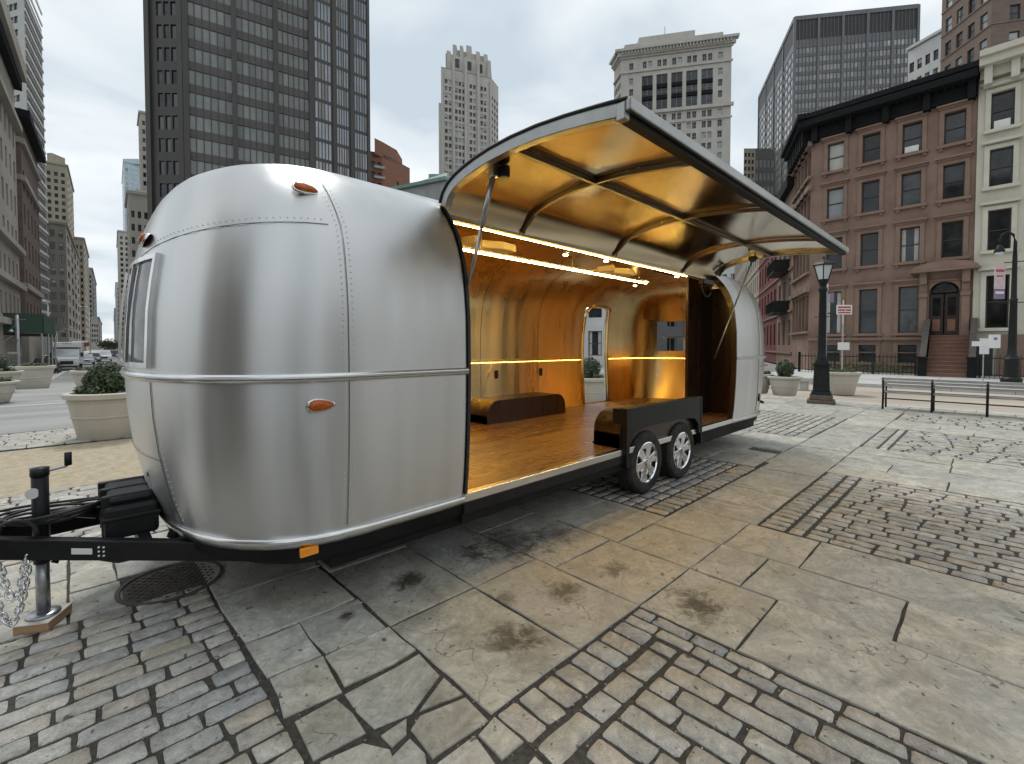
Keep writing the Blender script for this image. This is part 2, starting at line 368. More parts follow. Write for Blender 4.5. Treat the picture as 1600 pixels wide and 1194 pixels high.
# avenue that runs downhill away from the plaza
AV = hd(175); AVN = Vector((AV.y, -AV.x))
def av(c, y, z): p = AV * (y / AV.y) + AVN * c; return (p.x, p.y, z)
def avz(y): return -.02 - 1.0 * max(0, min(1, (y - 23) / 24))
rows = [[av(c, y, avz(y) + .004) for c in (-3.4, 3, 9.5)] for y in (23.5, 27, 31, 36, 41, 47, 60, 120, 300, 900)]
struct('avenue', MB().grid(rows), 'asphalt')
rows = [[av(c, y, avz(y) + .12) for c in (-14, -3.4)] + [av(-3.4, y, avz(y) - .05)] for y in (26, 31, 36, 41, 47, 60, 120, 300, 700)]
struct('avenue_pavement', MB().grid(rows), 'sidewalk')
sheet('plaza_far_street', 16.2, 400, 10, 200, -.115, 'asphalt')
# crosswalk bars and lane line on the street left of the trailer
def paint(name, pts, z=-.012): return struct(name, MB().quad(*[(a, b, z) for a, b in pts]), 'paint_white')
for i, y in enumerate((18.0,)):
    paint('painted_line', [(-6, y), (3, y + .15), (3, y + .27 + .03 * i), (-6, y + .12 + .03 * i)])
for k in range(5):
    struct('road_marking', MB().quad(*[(a, b, -.112) for a, b in [(19 + k * 1.1, 6.0), (19.6 + k * 1.1, 6.0), (19.9 + k * 1.1, 9.4), (19.3 + k * 1.1, 9.4)]]), 'paint_white')
# kerbs of the right hand street: single kerb stones
def kerb(name, x0, x1, ya, yb, z0, z1, step=1.5):
    root = struct(name, MB().box(x0 + .01, x1 - .01, ya, yb, z0 - .1, z1 - .012), 'bed'); y = ya
    i = 0
    while y < yb - .1:
        l = min(step * random.uniform(.8, 1.2), yb - y)
        MB().box(x0, x1, y + .006, y + l - .006, z0 - .05, z1 + random.uniform(-.003, .003)).build('kerb_stone', 'kerb', root, bevel=.012); y += l
kerb('plaza_kerb', 15.9, 16.2, -8, 13, -.12, .004)
kerb('pavement_kerb', 24.0, 24.3, -14, 11, -.12, .03)
pv = struct('pavement', MB().box(24.3, 36, -40, 9.2, -.2, -.002), 'bed')
for i in range(8):
    for j in range(15):
        x0 = 24.3 + i * 1.46; y0 = 9.2 - j * 1.5
        MB().box(x0 + .008, x0 + 1.452, y0 - 1.49, y0 - .008, -.05, random.uniform(.014, .022)).build('paving_flag', 'sidewalk', pv)

# ---- bluestone slabs, each its own piece
plaza = struct('plaza_paving', MB().quad((-30, -30, -.011), (15.9, -30, -.011), (15.9, 7.2, -.011), (-30, 7.2, -.011)), 'bed')
def jit(a): return random.uniform(-a, a)
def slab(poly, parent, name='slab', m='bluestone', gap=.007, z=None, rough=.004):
    """poly CCW/CW list of (x,y): irregular edges, eased rim"""
    n = len(poly); c = Vector((sum(p[0] for p in poly) / n, sum(p[1] for p in poly) / n)); pts = []
    for i in range(n):
        a, b = Vector(poly[i]), Vector(poly[(i + 1) % n]); l = (b - a).length; k = max(1, min(7, int(l / .13)))
        for q in range(k):
            p = a.lerp(b, q / k) + Vector((jit(rough), jit(rough)))
            d = (c - p); p += d * (gap / max(.05, d.length) * 1.2); pts.append(p)
    z = jit(.0035) if z is None else z
    tx, ty = jit(.004), jit(.004); k = len(pts)
    H = lambda p: z + (p - c).x * tx + (p - c).y * ty
    lo = [(p.x, p.y, -.04) for p in pts]; md = [(p.x, p.y, H(p) - .004) for p in pts]
    ins = [p + (c - p) * (.0055 / max(.05, (c - p).length)) for p in pts]; tp = [(p.x, p.y, H(p)) for p in ins]
    fs = [(i, (i + 1) % k, k + (i + 1) % k, k + i) for i in range(k)] + [(k + i, k + (i + 1) % k, 2 * k + (i + 1) % k, 2 * k + i) for i in range(k)] + [tuple(range(2 * k, 3 * k))]
    return MB().add(lo + md + tp, fs).build(name, m, parent)
def rslab(x0, x1, y0, y1, parent=None, **k): return slab([(x0, y0), (x1, y0), (x1, y1), (x0, y1)], parent or plaza, **k)
def fill(x0, x1, y0, y1, along, wid, lmin, lmax, parent=None):
    a0, a1, b0, b1 = (x0, x1, y0, y1) if along == 'y' else (y0, y1, x0, x1)
    n = max(1, round((a1 - a0) / wid)); s = (a1 - a0) / n
    for i in range(n):
        b = b1; first = True
        while b > b0 + .05:
            l = random.uniform(lmin, lmax)
            if first: l *= random.uniform(.45, 1); first = False
            e = b - l if b - l > b0 + .35 else b0
            A = (a0 + i * s, a0 + (i + 1) * s, e, b)
            if along == 'y': rslab(A[0], A[1], A[2], A[3], parent)
            else: rslab(A[2], A[3], A[0], A[1], parent)
            b = e
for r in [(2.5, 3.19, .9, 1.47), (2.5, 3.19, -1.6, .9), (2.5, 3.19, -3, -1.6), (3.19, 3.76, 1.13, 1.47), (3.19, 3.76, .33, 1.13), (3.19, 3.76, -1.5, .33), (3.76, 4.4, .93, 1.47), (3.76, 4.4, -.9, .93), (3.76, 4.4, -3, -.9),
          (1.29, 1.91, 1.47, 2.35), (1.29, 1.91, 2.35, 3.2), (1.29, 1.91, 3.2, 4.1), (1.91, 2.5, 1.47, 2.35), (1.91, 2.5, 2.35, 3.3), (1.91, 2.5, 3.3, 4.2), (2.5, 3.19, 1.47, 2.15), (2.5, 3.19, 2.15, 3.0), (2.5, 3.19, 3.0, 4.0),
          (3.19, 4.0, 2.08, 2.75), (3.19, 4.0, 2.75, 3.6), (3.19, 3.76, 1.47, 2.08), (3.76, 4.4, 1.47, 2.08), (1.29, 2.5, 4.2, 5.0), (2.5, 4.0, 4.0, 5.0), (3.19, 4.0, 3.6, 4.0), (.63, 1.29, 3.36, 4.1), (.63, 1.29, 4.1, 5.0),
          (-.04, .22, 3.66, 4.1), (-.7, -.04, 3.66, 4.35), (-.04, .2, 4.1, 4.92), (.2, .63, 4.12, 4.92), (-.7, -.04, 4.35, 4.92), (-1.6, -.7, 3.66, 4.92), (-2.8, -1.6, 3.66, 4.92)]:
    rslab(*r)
for p in [[(0.63, 3.37), (1.27, 3.35), (1.27, 2.76), (0.94, 2.74), (0.64, 2.76)], [(0.64, 2.74), (0.92, 2.73), (0.91, 2.38), (0.65, 2.39)], [(0.65, 2.38), (0.91, 2.37), (0.88, 2.06), (0.64, 2.07)],
          [(0.93, 2.74), (1.28, 2.75), (1.28, 2.36), (0.92, 2.36)], [(0.92, 2.35), (1.28, 2.35), (1.28, 2.06), (0.89, 2.07)], [(0.65, 2.04), (0.85, 2.03), (0.86, 1.76), (0.64, 1.79)],
          [(0.88, 2.04), (1.28, 2.04), (1.28, 1.82), (1.05, 1.71), (0.88, 1.75)], [(1.07, 1.71), (1.28, 1.80), (1.28, 1.65)], [(0.99, 1.65), (1.07, 1.68), (1.28, 1.63), (1.27, 1.46), (0.99, 1.47)],
          [(0.88, 1.72), (1.01, 1.71), (0.98, 1.64), (0.9, 1.63)], [(0.65, 1.75), (0.83, 1.73), (0.88, 1.63), (0.85, 1.49), (0.67, 1.54)], [(0.87, 1.58), (0.97, 1.62), (0.98, 1.5), (0.94, 1.42), (0.86, 1.46)],
          [(0.99, 1.45), (1.17, 1.44), (1.15, 1.28), (0.98, 1.31)], [(.66, 1.5), (.85, 1.46), (.84, 1.25), (.64, 1.2)], [(.88, 1.4), (.97, 1.39), (.97, 1.2), (.87, 1.22)], [(1.18, 1.44), (1.29, 1.45), (1.29, 1.28), (1.17, 1.28)], [(.64, 1.17), (1.29, 1.2), (1.29, .8), (.64, .8)]]:
    slab(p, plaza, gap=.003, rough=.010)
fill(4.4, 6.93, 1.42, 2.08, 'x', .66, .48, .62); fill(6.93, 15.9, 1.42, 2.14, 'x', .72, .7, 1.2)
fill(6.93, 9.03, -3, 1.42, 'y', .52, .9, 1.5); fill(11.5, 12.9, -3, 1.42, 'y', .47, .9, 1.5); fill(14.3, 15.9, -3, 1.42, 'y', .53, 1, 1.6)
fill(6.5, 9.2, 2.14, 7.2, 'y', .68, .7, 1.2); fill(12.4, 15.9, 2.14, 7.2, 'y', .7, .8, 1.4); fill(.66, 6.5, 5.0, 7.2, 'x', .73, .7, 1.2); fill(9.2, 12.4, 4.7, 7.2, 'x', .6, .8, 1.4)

# ---- granite setts
def cobble_meshes(nvar=16):
    out = []
    for k in range(nvar):
        nx, ny = 6, 4; b = MB(); rows = []
        zr = random.uniform(.75, 1.1)
        sk, tp = jit(.05), jit(.06)
        def edge(a): return math.copysign(1 - (1 - abs(a)) * .9, a) if abs(a) < 1 else a
        xs = [-1, -.90, -.45, 0.05, .5, .90, 1]; ys = [-1, -.82, -.05, .82, 1]
        for j, y in enumerate(ys):
            row = []
            for i, x in enumerate(xs):
                rim = (i in (0, len(xs) - 1)) or (j in (0, len(ys) - 1)); corner = (i in (0, len(xs) - 1)) and (j in (0, len(ys) - 1))
                fx, fy = (x * .955, y * .91) if corner else (x, y)
                px = fx * .5 * (1 + tp * .5 * y) + sk * y * .12 + jit(.010); py = fy * .5 * (1 + jit(.03)) + jit(.02)
                z = -.0055 + jit(.0015) if rim else .0 + jit(.003) * 1.3 + .003 * (1 - x * x)
                row.append((px, py, z))
            rows.append(row)
        b.grid(rows); n = len(xs); m = len(ys)
        ring = [(0, i) for i in range(n)] + [(j, n - 1) for j in range(1, m)] + [(m - 1, i) for i in range(n - 2, -1, -1)] + [(j, 0) for j in range(m - 2, 0, -1)]
        top = [rows[j][i] for j, i in ring]; lo = [(x * 1.0, y * 1.0, -.05) for x, y, z in top]; q = len(top)
        b.add(top + lo, [(i, q + i, q + (i + 1) % q, (i + 1) % q) for i in range(q)])
        me = b.mesh('cobble', 'cobble', True)
        bm = bmesh.new(); bm.from_mesh(me); bmesh.ops.remove_doubles(bm, verts=bm.verts, dist=1e-5); bmesh.ops.recalc_face_normals(bm, faces=bm.faces); bm.to_mesh(me); bm.free()
        me.set_sharp_from_angle(angle=R(60)); out.append(me)
    return out
COBS = cobble_meshes()
def cob(parent, cx_, cy_, l, wd, along, name='cobble'):
    o = inst(name, random.choice(COBS), parent, (cx_, cy_, jit(.0025)), (0 if along == 'x' else math.pi / 2) + random.choice((0, math.pi)) + jit(.025), (l, wd, 1))
    o.rotation_euler.x = jit(.018); o.rotation_euler.y = jit(.010)
def setts(parent, x0, x1, y0, y1, along, wd=.115, lm=.235, gap=.015, miss=0., rg=None):
    """courses laid one after another; 'along' is the direction of the long side"""
    a0, a1, b0, b1 = (y0, y1, x0, x1) if along == 'x' else (x0, x1, y0, y1)
    n = max(1, round((a1 - a0) / wd)); s = (a1 - a0) / n
    for i in range(n):
        b = b1; first = True; a = a0 + (i + .5) * s
        while b > b0 + .04:
            l = lm * random.uniform(.78, 1.22)
            if first: l *= random.choice((.55, .8, 1.)); first = False
            e = b - l
            if e < b0 + .08: e = b0
            c = (b + e) / 2
            if random.random() >= miss: cob(parent, *((c, a) if along == 'x' else (a, c)), max(.05, b - e - gap * random.uniform(.7, 1.8)), s - (rg or gap * 1.15), along)
            b = e
def panel(name, x0, x1, y0, y1):
    return struct(name, MB().quad((x0, y0, -.0085), (x1, y0, -.0085), (x1, y1, -.0085), (x0, y1, -.0085)), 'bed')
p = panel('cobble_panel', 1.3, 2.49, -1.2, 1.465)
setts(p, 1.3, 2.3, 1.25, 1.462, 'y', .122, .30, .016); setts(p, 1.3, 2.28, 1.1, 1.235, 'x', .13, .2, .016)
setts(p, 2.3, 2.485, -.9, 1.46, 'y', .118, .235); setts(p, 1.42, 2.29, -.9, 1.09, 'y', .122, .245, .017)
p = panel('cobble_panel', -2.2, .62, .4, 3.655)
setts(p, -1.0, .628, 1.2, 3.65, 'x', .116, .225, .015)
p = panel('cobble_panel', 4.41, 6.92, -1.6, 1.41)
setts(p, 4.42, 6.91, 1.2, 1.405, 'y', .125, .3, .016, rg=.032); setts(p, 4.42, 6.91, 1.06, 1.19, 'x', .13, .22, .03, rg=.03); setts(p, 4.42, 6.91, -1.1, 1.05, 'y', .125, .24, .018, rg=.034)
p = panel('cobble_panel', 9.04, 11.49, -1.6, 1.41)
setts(p, 9.05, 11.48, 1.2, 1.405, 'y', .15, .3, rg=.045); setts(p, 9.05, 11.48, 1.07, 1.19, 'x', .12, .24, rg=.03); setts(p, 9.05, 11.48, -1.2, 1.06, 'y', .155, .29, .02, rg=.05)
p = panel('cobble_panel', 12.91, 14.29, -1.6, 1.41); setts(p, 12.92, 14.28, -1.0, 1.4, 'y', .17, .33, .025, rg=.06)
p = panel('cobble_panel', 4.01, 6.49, 2.09, 4.95)
setts(p, 4.02, 6.48, 2.1, 2.33, 'y', .125, .3, rg=.032); setts(p, 4.02, 6.48, 2.34, 3.7, 'x', .122, .24, .024, rg=.024)
p = panel('cobble_panel', 9.21, 12.39, 2.15, 4.65)
setts(p, 9.22, 12.38, 2.16, 2.39, 'y', .16, .3, rg=.05); setts(p, 9.22, 12.38, 2.4, 4.6, 'x', .15, .32, .045, rg=.03)
p = panel('cobble_panel', -3.0, .65, 4.94, 7.19); setts(p, -1.2, .64, 4.95, 7.18, 'x', .118, .235)
p = panel('cobble_strip', -8, 3, 10.4, 12.4)
for o_ in [p]: o_.location.z = .012
setts(p, -2.2, 2.2, 10.42, 12.3, 'x', .17, .36)

# grit lying in the joints of the nearest setts
b = MB()
for _ in range(900):
    x, y = (random.uniform(1.3, 2.5), random.uniform(-.2, 1.5)) if random.random() < .45 else (random.uniform(-.4, 1.3), random.uniform(1.2, 3.6))
    r = random.uniform(.0025, .0065); a = random.random() * 6.28
    pts = [(x + r * math.cos(a + q * 2.09), y + r * math.sin(a + q * 2.09), -.009) for q in range(3)] + [(x, y, -.009 + r * 1.2)]
    b.add(pts, [(0, 1, 3), (1, 2, 3), (2, 0, 3)])
bb = MB()
for _ in range(90):
    x, y = random.uniform(.6, 5.), random.uniform(.2, 3.0); r = random.uniform(.003, .009); a = random.random() * 6.28; h = .0055
    bb.add([(x + r * math.cos(a + q * 1.57) * (1.6 if q % 2 else .6), y + r * math.sin(a + q * 1.57) * (1.6 if q % 2 else .6), h - .004) for q in range(4)] + [(x, y, h + .002)], [(0, 1, 4), (1, 2, 4), (2, 3, 4), (3, 0, 4)])
tag(bb.build('litter_bits', 'bits'), 'tiny pale bits of litter scattered over the paving slabs', 'litter', kind='stuff')
mat('grit', (.42, .39, .33), .9, 0, .4, 60)
tag(b.build('grit', 'grit'), 'pale grit and small pebbles lying in the joints between the paving stones', 'grit', kind='stuff')

# manhole cover with raised pattern, and a small rectangular drain
mh = thing('manhole_cover', 'round rusty iron manhole cover in the paving under the trailer nose', 'manhole cover', (.47, 3.83, 0))
MB().lathe([(.30, -.03), (.30, .006), (.275, .007), (.27, -.004), (0.001, -.004)], 40).build('cover', 'iron', mh, auto=40)
b = MB()
for i in range(-9, 10):
    for j in range(-9, 10):
        if i * i + j * j < 78 and (i + j) % 2 == 0: b.box(i * .028 - .010, i * .028 + .010, j * .028 - .010, j * .028 + .010, -.006, .004)
tag(b.build('tread_pattern', 'iron', mh), kind='stuff')
dr = thing('drain_cover', 'small rectangular iron drain cover in the paving behind the wheels', 'drain', (7.65, 2.36, .004))
MB().box(-.10, .10, -.21, .21, -.03, .004).build('frame', 'iron', dr)
for i in range(6): MB().box(-.075, .075, -.17 + i * .06, -.135 + i * .06, .002, .010).build('bar', 'iron', dr)

# ================================================================== THE TRAILER
YC = 3.83
ZW = [(.48, 1.245), (.7, 1.27), (.95, 1.287), (1.2, 1.296), (1.45, 1.30), (1.8, 1.295), (2.05, 1.272), (2.23, 1.235), (2.36, 1.185), (2.48, 1.115), (2.58, 1.035), (2.65, .965), (2.72, .85), (2.78, .71), (2.82, .57), (2.85, .42), (2.868, .25), (2.876, .02)]
ZX = [(.48, .42), (.7, .345), (.95, .29), (1.2, .262), (1.45, .25), (1.8, .265), (2.05, .295), (2.23, .33), (2.36, .365), (2.48, .41), (2.58, .465), (2.65, .53), (2.72, .63), (2.78, .77), (2.82, .92), (2.85, 1.10), (2.868, 1.3), (2.876, 1.6)]
def interp(tab, z):
    if z <= tab[0][0]: return tab[0][1]
    for (a, b), (c, d) in zip(tab, tab[1:]):
        if z <= c: return b + (d - b) * (z - a) / (c - a)
    return tab[-1][1]
LREF = 9.12
def dims(z, o=0.):
    """half width, front x, rear x, end depth at height z, grown outward by o (negative: inner lining)"""
    k = max(0, min(1, (z - 1.6) / 1.27)); zz = min(2.876, z - o * k)
    w_ = max(.015, interp(ZW, zz) + o); xf = interp(ZX, zz) - o
    D = max(.15, min(.95, 1.27 - xf + .25 * max(0, z - 2.5)))
    return w_, xf, LREF - xf, D
NE = 2.4
def endpt(z, s, rear, o=0.):
    w_, xf, xr, D = dims(z, o); e = D * (1 - (max(0, 1 - abs(s) ** NE)) ** (1 / NE))
    return Vector(((xr - e) if rear else (xf + e), YC + w_ * s, z))
def sidept(z, x, far, o=0.):
    w_, xf, xr, D = dims(z, o); return Vector((x, YC + (w_ if far else -w_), z))
SE = [-1, -.992, -.97, -.93, -.87, -.79, -.70, -.60, -.55, -.45, -.36, -.25, -.1, .1, .25, .36, .45, .55, .60, .70, .79, .87, .93, .97, .992, 1]
ZR = [.48, .56, .7, .85, 1.0, 1.2, 1.4, 1.5, 1.65, 1.8, 1.95, 2.1, 2.2, 2.3, 2.38, 2.44, 2.5, 2.55, 2.6, 2.65, 2.69, 2.73, 2.765, 2.795, 2.82, 2.84, 2.856, 2.868, 2.875]
X0, X1 = 2.0, 6.9                              # the big side opening
def xb(z): return 6.62 + .28 * max(0, min(1, (z - 2.35) / .35))   # seam on the far side, front edge of the door
def front_ring(z, o=0.):
    w_, xf, xr, D = dims(z, o); a = xf + D
    near = [sidept(z, X0 + (a - X0) * q, False, o) for q in (0, .4, .8)]; end = [endpt(z, s, False, o) for s in SE]; far = [sidept(z, X0 + (a - X0) * q, True, o) for q in (.8, .4, 0)]
    return near + end + far
def rear_ring(z, o=0.):
    w_, xf, xr, D = dims(z, o); a = xr - D; b0 = xb(z)
    near = [sidept(z, X1 + (a - X1) * q, False, o) for q in (0, .5)]; end = [endpt(z, s, True, o) for s in SE]; far = [sidept(z, max(7.40, a - .3) if z > 2.4 else 7.40, True, o), sidept(z, b0, True, o)]
    return near + end + far
def mid_strip(o=0.):
    zs_n = [z for z in ZR if z >= 2.64]; rows = []
    for z in ZR: rows.append([sidept(z, X0 + (xb(z) - X0) * q, True, o) for q in (0, .25, .5, .75, 1)])
    for z in reversed(zs_n): rows.append([sidept(z, X0 + (X1 - X0) * q, False, o) for q in (0, .25, .5, .75, 1)])
    return rows
def clampz(o): return [z for z in ZR if z < 2.876 + o - .001] + [2.876 + o - .0005]
tr = thing('travel_trailer', 'polished aluminium travel trailer with raised side hatch and glowing amber interior', 'trailer', (4.6, YC, 0))
TO = Vector((4.6, YC, 0))
def T(mb, name, m, parent=None, **k):
    off = TO
    mb.v = [(p[0] - off.x, p[1] - off.y, p[2] - off.z) for p in mb.v]
    return mb.build(name, m, parent or tr, **k)
nN = 3
def fhole(i, j):
    z = (ZR[i] + ZR[i + 1]) / 2; q = j - nN
    return 0 <= q < len(SE) - 1 and 1.5 < z < 2.1 and abs((SE[q] + SE[q + 1]) / 2) < .45
def rhole(i, j):
    z = (ZR[i] + ZR[i + 1]) / 2; q = j - 2
    if 0 <= q < len(SE) - 1 and 1.5 < z < 2.1 and -.25 < (SE[q] + SE[q + 1]) / 2 < .70: return True
    return j == 2 + len(SE) and .56 < z < 2.3
T(MB().grid([front_ring(z) for z in ZR], hole=fhole), 'front_shell', 'alu', smooth=True)
T(MB().grid([rear_ring(z) for z in ZR], hole=rhole), 'rear_shell', 'alu', smooth=True)
T(MB().grid(mid_strip()), 'roof_and_wall', 'alu', smooth=True)
# inner lining
OI = -.05
ZRs = ZR; zi = clampz(OI)
def ih(fn): return lambda i, j: (fn(min(i, len(ZR) - 2), j) if abs(ZR[min(i, len(ZR) - 1)] - zi[i]) < 1e-6 else False)
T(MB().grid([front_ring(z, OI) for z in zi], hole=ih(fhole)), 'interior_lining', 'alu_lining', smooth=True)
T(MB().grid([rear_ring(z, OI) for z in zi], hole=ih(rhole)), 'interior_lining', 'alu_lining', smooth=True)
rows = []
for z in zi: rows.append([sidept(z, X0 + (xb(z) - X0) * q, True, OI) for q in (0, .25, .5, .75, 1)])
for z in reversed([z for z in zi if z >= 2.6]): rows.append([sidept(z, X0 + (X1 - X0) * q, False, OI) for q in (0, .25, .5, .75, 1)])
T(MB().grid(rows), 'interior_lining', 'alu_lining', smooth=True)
# jambs closing the shell edge round the opening (black rubber gasket)
for xx, sg in ((X0, 1), (X1, -1)):
    b = MB(); zs = [z for z in ZR if z <= 2.66]
    A = [sidept(z, xx, False, .012) for z in zs]; B = [sidept(z, xx, False, -.055) for z in zs]
    g = .022 * sg
    b.grid([[p + Vector((-g * .2, 0, 0)) for p in A], [p + Vector((g, 0, 0)) for p in A], [p + Vector((g, 0, 0)) for p in B], [p + Vector((-g * .2, 0, 0)) for p in B]])
    T(b, 'opening_gasket', 'rubber' if sg > 0 else 'dark_wood', smooth=False)
# header beam over the opening carries the hinge
T(MB().box(X0, X1, 2.875, 2.93, 2.565, 2.635), 'header_beam', 'rib_dark', bevel=.006)
T(MB().tube([(X0 + .02, 2.845, 2.672), (X1 - .02, 2.845, 2.672)], .022, 10), 'hinge', 'alu_trim', smooth=True)

def strip(ring, z0, z1, o0, name, m, part=None, lo=0, closed=False, smooth=True):
    rws = [ring(z0, 0)[lo:], ring(z0, o0)[lo:], ring((z0 + z1) / 2, o0 * 1.25)[lo:], ring(z1, o0)[lo:], ring(z1, 0)[lo:]]
    return T(MB().grid(rws), name, m, part, smooth=smooth)
for ring in (front_ring, rear_ring):
    cut = None
    rr = ring if ring is front_ring else (lambda z, o=0.: rear_ring(z, o)[:-2])
    strip(rr, 1.405, 1.45, .014, 'belt_moulding', 'alu_trim'); strip(rr, 1.419, 1.434, .019, 'belt_insert', 'alu_dull')
    strip(ring, .478, .535, .016, 'rub_rail', 'alu_trim')
# sill rail along the opening and far side
T(MB().box(X0, X1, YC - 1.265, YC - 1.19, .487, .549), 'sill_rail', 'alu_trim', bevel=.005)
T(MB().box(X0 + .02, 6.6, YC + 1.24, YC + 1.275, .48, .535), 'sill_rail', 'alu_trim')
# seams and rivets
def seam(pts, name='panel_seam', r=.0019): T(MB().tube(pts, r, 4), name, 'seam')
def rivets(paths, name='rivets'):
    b = MB()
    for P_ in paths:
        acc = 0; prev = P_[0]
        for a, c in zip(P_, P_[1:]):
            l = (c - a).length; t_ = (.035 - acc % .035)
            while t_ < l:
                q = a.lerp(c, t_ / l); n_ = Vector((0, q.y - YC, 0)) if .98 < q.x < 8.3 else Vector((q.x - (1.2 if q.x < 4 else 8.), q.y - YC, 0))
                if q.z > 2.3: n_ = n_.normalized() + Vector((0, 0, (q.z - 2.1) * 1.6))
                n_.normalize(); e1 = n_.cross(Vector((0, 0, 1))).normalized(); e2 = n_.cross(e1); r_ = .0043
                b.add([q + (e1 * math.cos(k * 1.047) + e2 * math.sin(k * 1.047)) * r_ - n_ * .001 for k in range(6)] + [q + n_ * .0026], [(k, (k + 1) % 6, 6) for k in range(6)]); t_ += .035
            acc += l
    tag(T(b, name, 'alu', smooth=True), kind='stuff')
V = [z for z in ZR if z > .53]
xs1 = 1.145
vs1 = [sidept(z, 1.145, False, .002) for z in V if z <= 2.3]
def near_pt(z, x, o=.002):
    w_, xf, xr, D = dims(z, o)
    if x >= xf + D: return sidept(z, x, False, o)
    return endpt(z, -(max(0, 1 - max(0, 1 - (x - xf) / D) ** NE)) ** (1 / NE), False, o)
top1 = [near_pt(z, 1.145 - max(0, z - 2.3) * .12) for z in V if 2.3 < z < 2.74]
seam(vs1 + top1)
seam([sidept(z, xs1, True, .002) for z in V if z <= 2.6])
hz = 2.30
SF = [-1, -.99, -.97, -.94, -.9, -.84, -.76, -.66, -.55, -.42, -.3, -.15, 0, .15, .3, .42, .55, .66, .76, .84, .9, .94, .97, .99, 1]
hzs = lambda s: hz - .19 * (1 - abs(s)) ** .8
dome = [endpt(hzs(s), s, False, .002) for s in SF]
seam([p for p in dome if not (p.y < YC and p.x > 1.15)])
for s in (-.46, .46): seam([endpt(z, s, False, .002) for z in V if z < 1.41])
seam([endpt(.95, s, False, .002) for s in (-.46, -.3, -.15, 0, .15, .3, .46)])
off = lambda P_, d: [p + Vector(d) for p in P_]
rivets([off(vs1 + top1, (-.028, 0, 0)), off(vs1 + top1, (.028, 0, 0)), [p for p in [endpt(hzs(s) + .03, s, False, .003) for s in SF] if not (p.y < YC and p.x > 1.15)], [endpt(z, -.49, False, .002) for z in V if z < 1.4]])
seam([sidept(z, 7.85, False, .002) for z in V if z < 2.5])
rivets([[sidept(z, 6.96, False, .002) for z in V if z < 2.6], [sidept(z, 1.94, False, .002) for z in V if z < 2.6]])

# skirt and chassis
def skirt_ring(z, o=0.): return None
b = MB()
for ring, flip in ((front_ring, 0), (rear_ring, 0)):
    r0 = [p for p in ring(.50, -.012)]; r1 = [Vector((p.x, p.y, .40)) for p in ring(.48, -.02)]; r2 = [Vector((4.6 + (p.x - 4.6) * .975, YC + (p.y - YC) * .94, .315)) for p in ring(.48, -.05)]
    T(MB().grid([[Vector((p.x, p.y, .482)) for p in r0], r1, r2]), 'skirt', 'frame_black', smooth=True)
T(MB().box(X0, 4.06, YC - 1.235, YC - 1.20, .33, .485), 'skirt', 'frame_black'); T(MB().box(5.78, X1, YC - 1.235, YC - 1.20, .33, .485), 'skirt', 'frame_black')
T(MB().box(X0, 4.06, YC - 1.262, YC - 1.235, .40, .485), 'skirt_moulding', 'black_paint', bevel=.006)
T(MB().box(X0, 6.7, YC + 1.20, YC + 1.235, .33, .485), 'skirt', 'frame_black')
T(MB().box(1.1, 8.2, YC - 1.12, YC + 1.12, .27, .40), 'belly_pan', 'frame_black')
for s in (-.55, .55): T(MB().box(.95, 8.3, YC + s - .05, YC + s + .05, .19, .27), 'chassis_beam', 'frame_black')
# floor
fl = MB(); ring = front_ring(.55, OI)[3:-3]; rg2 = rear_ring(.55, OI)
n_ = len(SE)
poly = [(p.x, p.y) for p in front_ring(.55, OI)] ; polyr = [(p.x, p.y) for p in rear_ring(.55, OI)]
full = polyr + poly[::-1]
fl.prism(full, .50, .55)
T(fl, 'floor', 'wood_floor')
# underfloor slot below the open side
T(MB().box(X0 + .02, X1 - .02, YC - 1.19, YC - 1.17, .42, .5), 'floor_edge', 'frame_black')

# ---- front window
def patch(z0, z1, sa, sb, rear, o, nz=5, ns=9):
    return [[endpt(z0 + (z1 - z0) * i / nz, sa + (sb - sa) * j / ns, rear, o) for j in range(ns + 1)] for i in range(nz + 1)]
def end_window(rear, z0, z1, sa, sb, fr='alu_trim', name='window', o=.02, glass='dark_glass'):
    pane = T(MB().grid(patch(z0, z1, sa, sb, rear, o - .012)), name, glass, smooth=True)
    b = MB(); fw = .022; fs = fw / 1.28
    for (a, c, d, e) in ((z0 - fw, z0 + fw * .3, sa - fs, sb + fs), (z1 - fw * .3, z1 + fw, sa - fs, sb + fs)):
        b.grid(patch(a, c, d, e, rear, o, 1)); b.grid([patch(a, a, d, e, rear, -.01, 1)[0], patch(a, a, d, e, rear, o, 1)[0]]); b.grid([patch(c, c, d, e, rear, o, 1)[0], patch(c, c, d, e, rear, -.01, 1)[0]])
    for (d, e) in ((sa - fs, sa + fs * .3), (sb - fs * .3, sb + fs)):
        A = patch(z0 - fw, z1 + fw, d, e, rear, o + .001, 4, 1); b.grid(A)
        for k_, q in ((0, d), (1, e)): b.grid([[endpt(z0 - fw + (z1 - z0 + 2 * fw) * i / 4, q, rear, oo) for i in range(5)] for oo in (-.01, o + .001)])
    bpy_o = b
    bpy_o.v = [(p[0] - TO.x, p[1] - TO.y, p[2]) for p in bpy_o.v]
    bpy_o.build('frame', fr, pane)
    return pane
fwn = end_window(False, 1.50, 2.1, -.45, .45)
for s in (-.2, .2):
    b = MB(); b.grid([[endpt(z, s + ds, False, oo) for z in (1.5, 1.7, 1.9, 2.1)] for ds, oo in ((-.008, .016), (-.008, .03), (.008, .03), (.008, .016))])
    b.v = [(p[0] - TO.x, p[1] - TO.y, p[2]) for p in b.v]; b.build('mullion', 'alu_trim', fwn)
# curved guard along the window rim nearest the camera
b = MB(); rw = end_window(True, 1.50, 2.1, -.25, .70, 'alu_lining', o=-.02)
rw.data.materials.clear(); rw.data.materials.append(MATS['win_glass'])
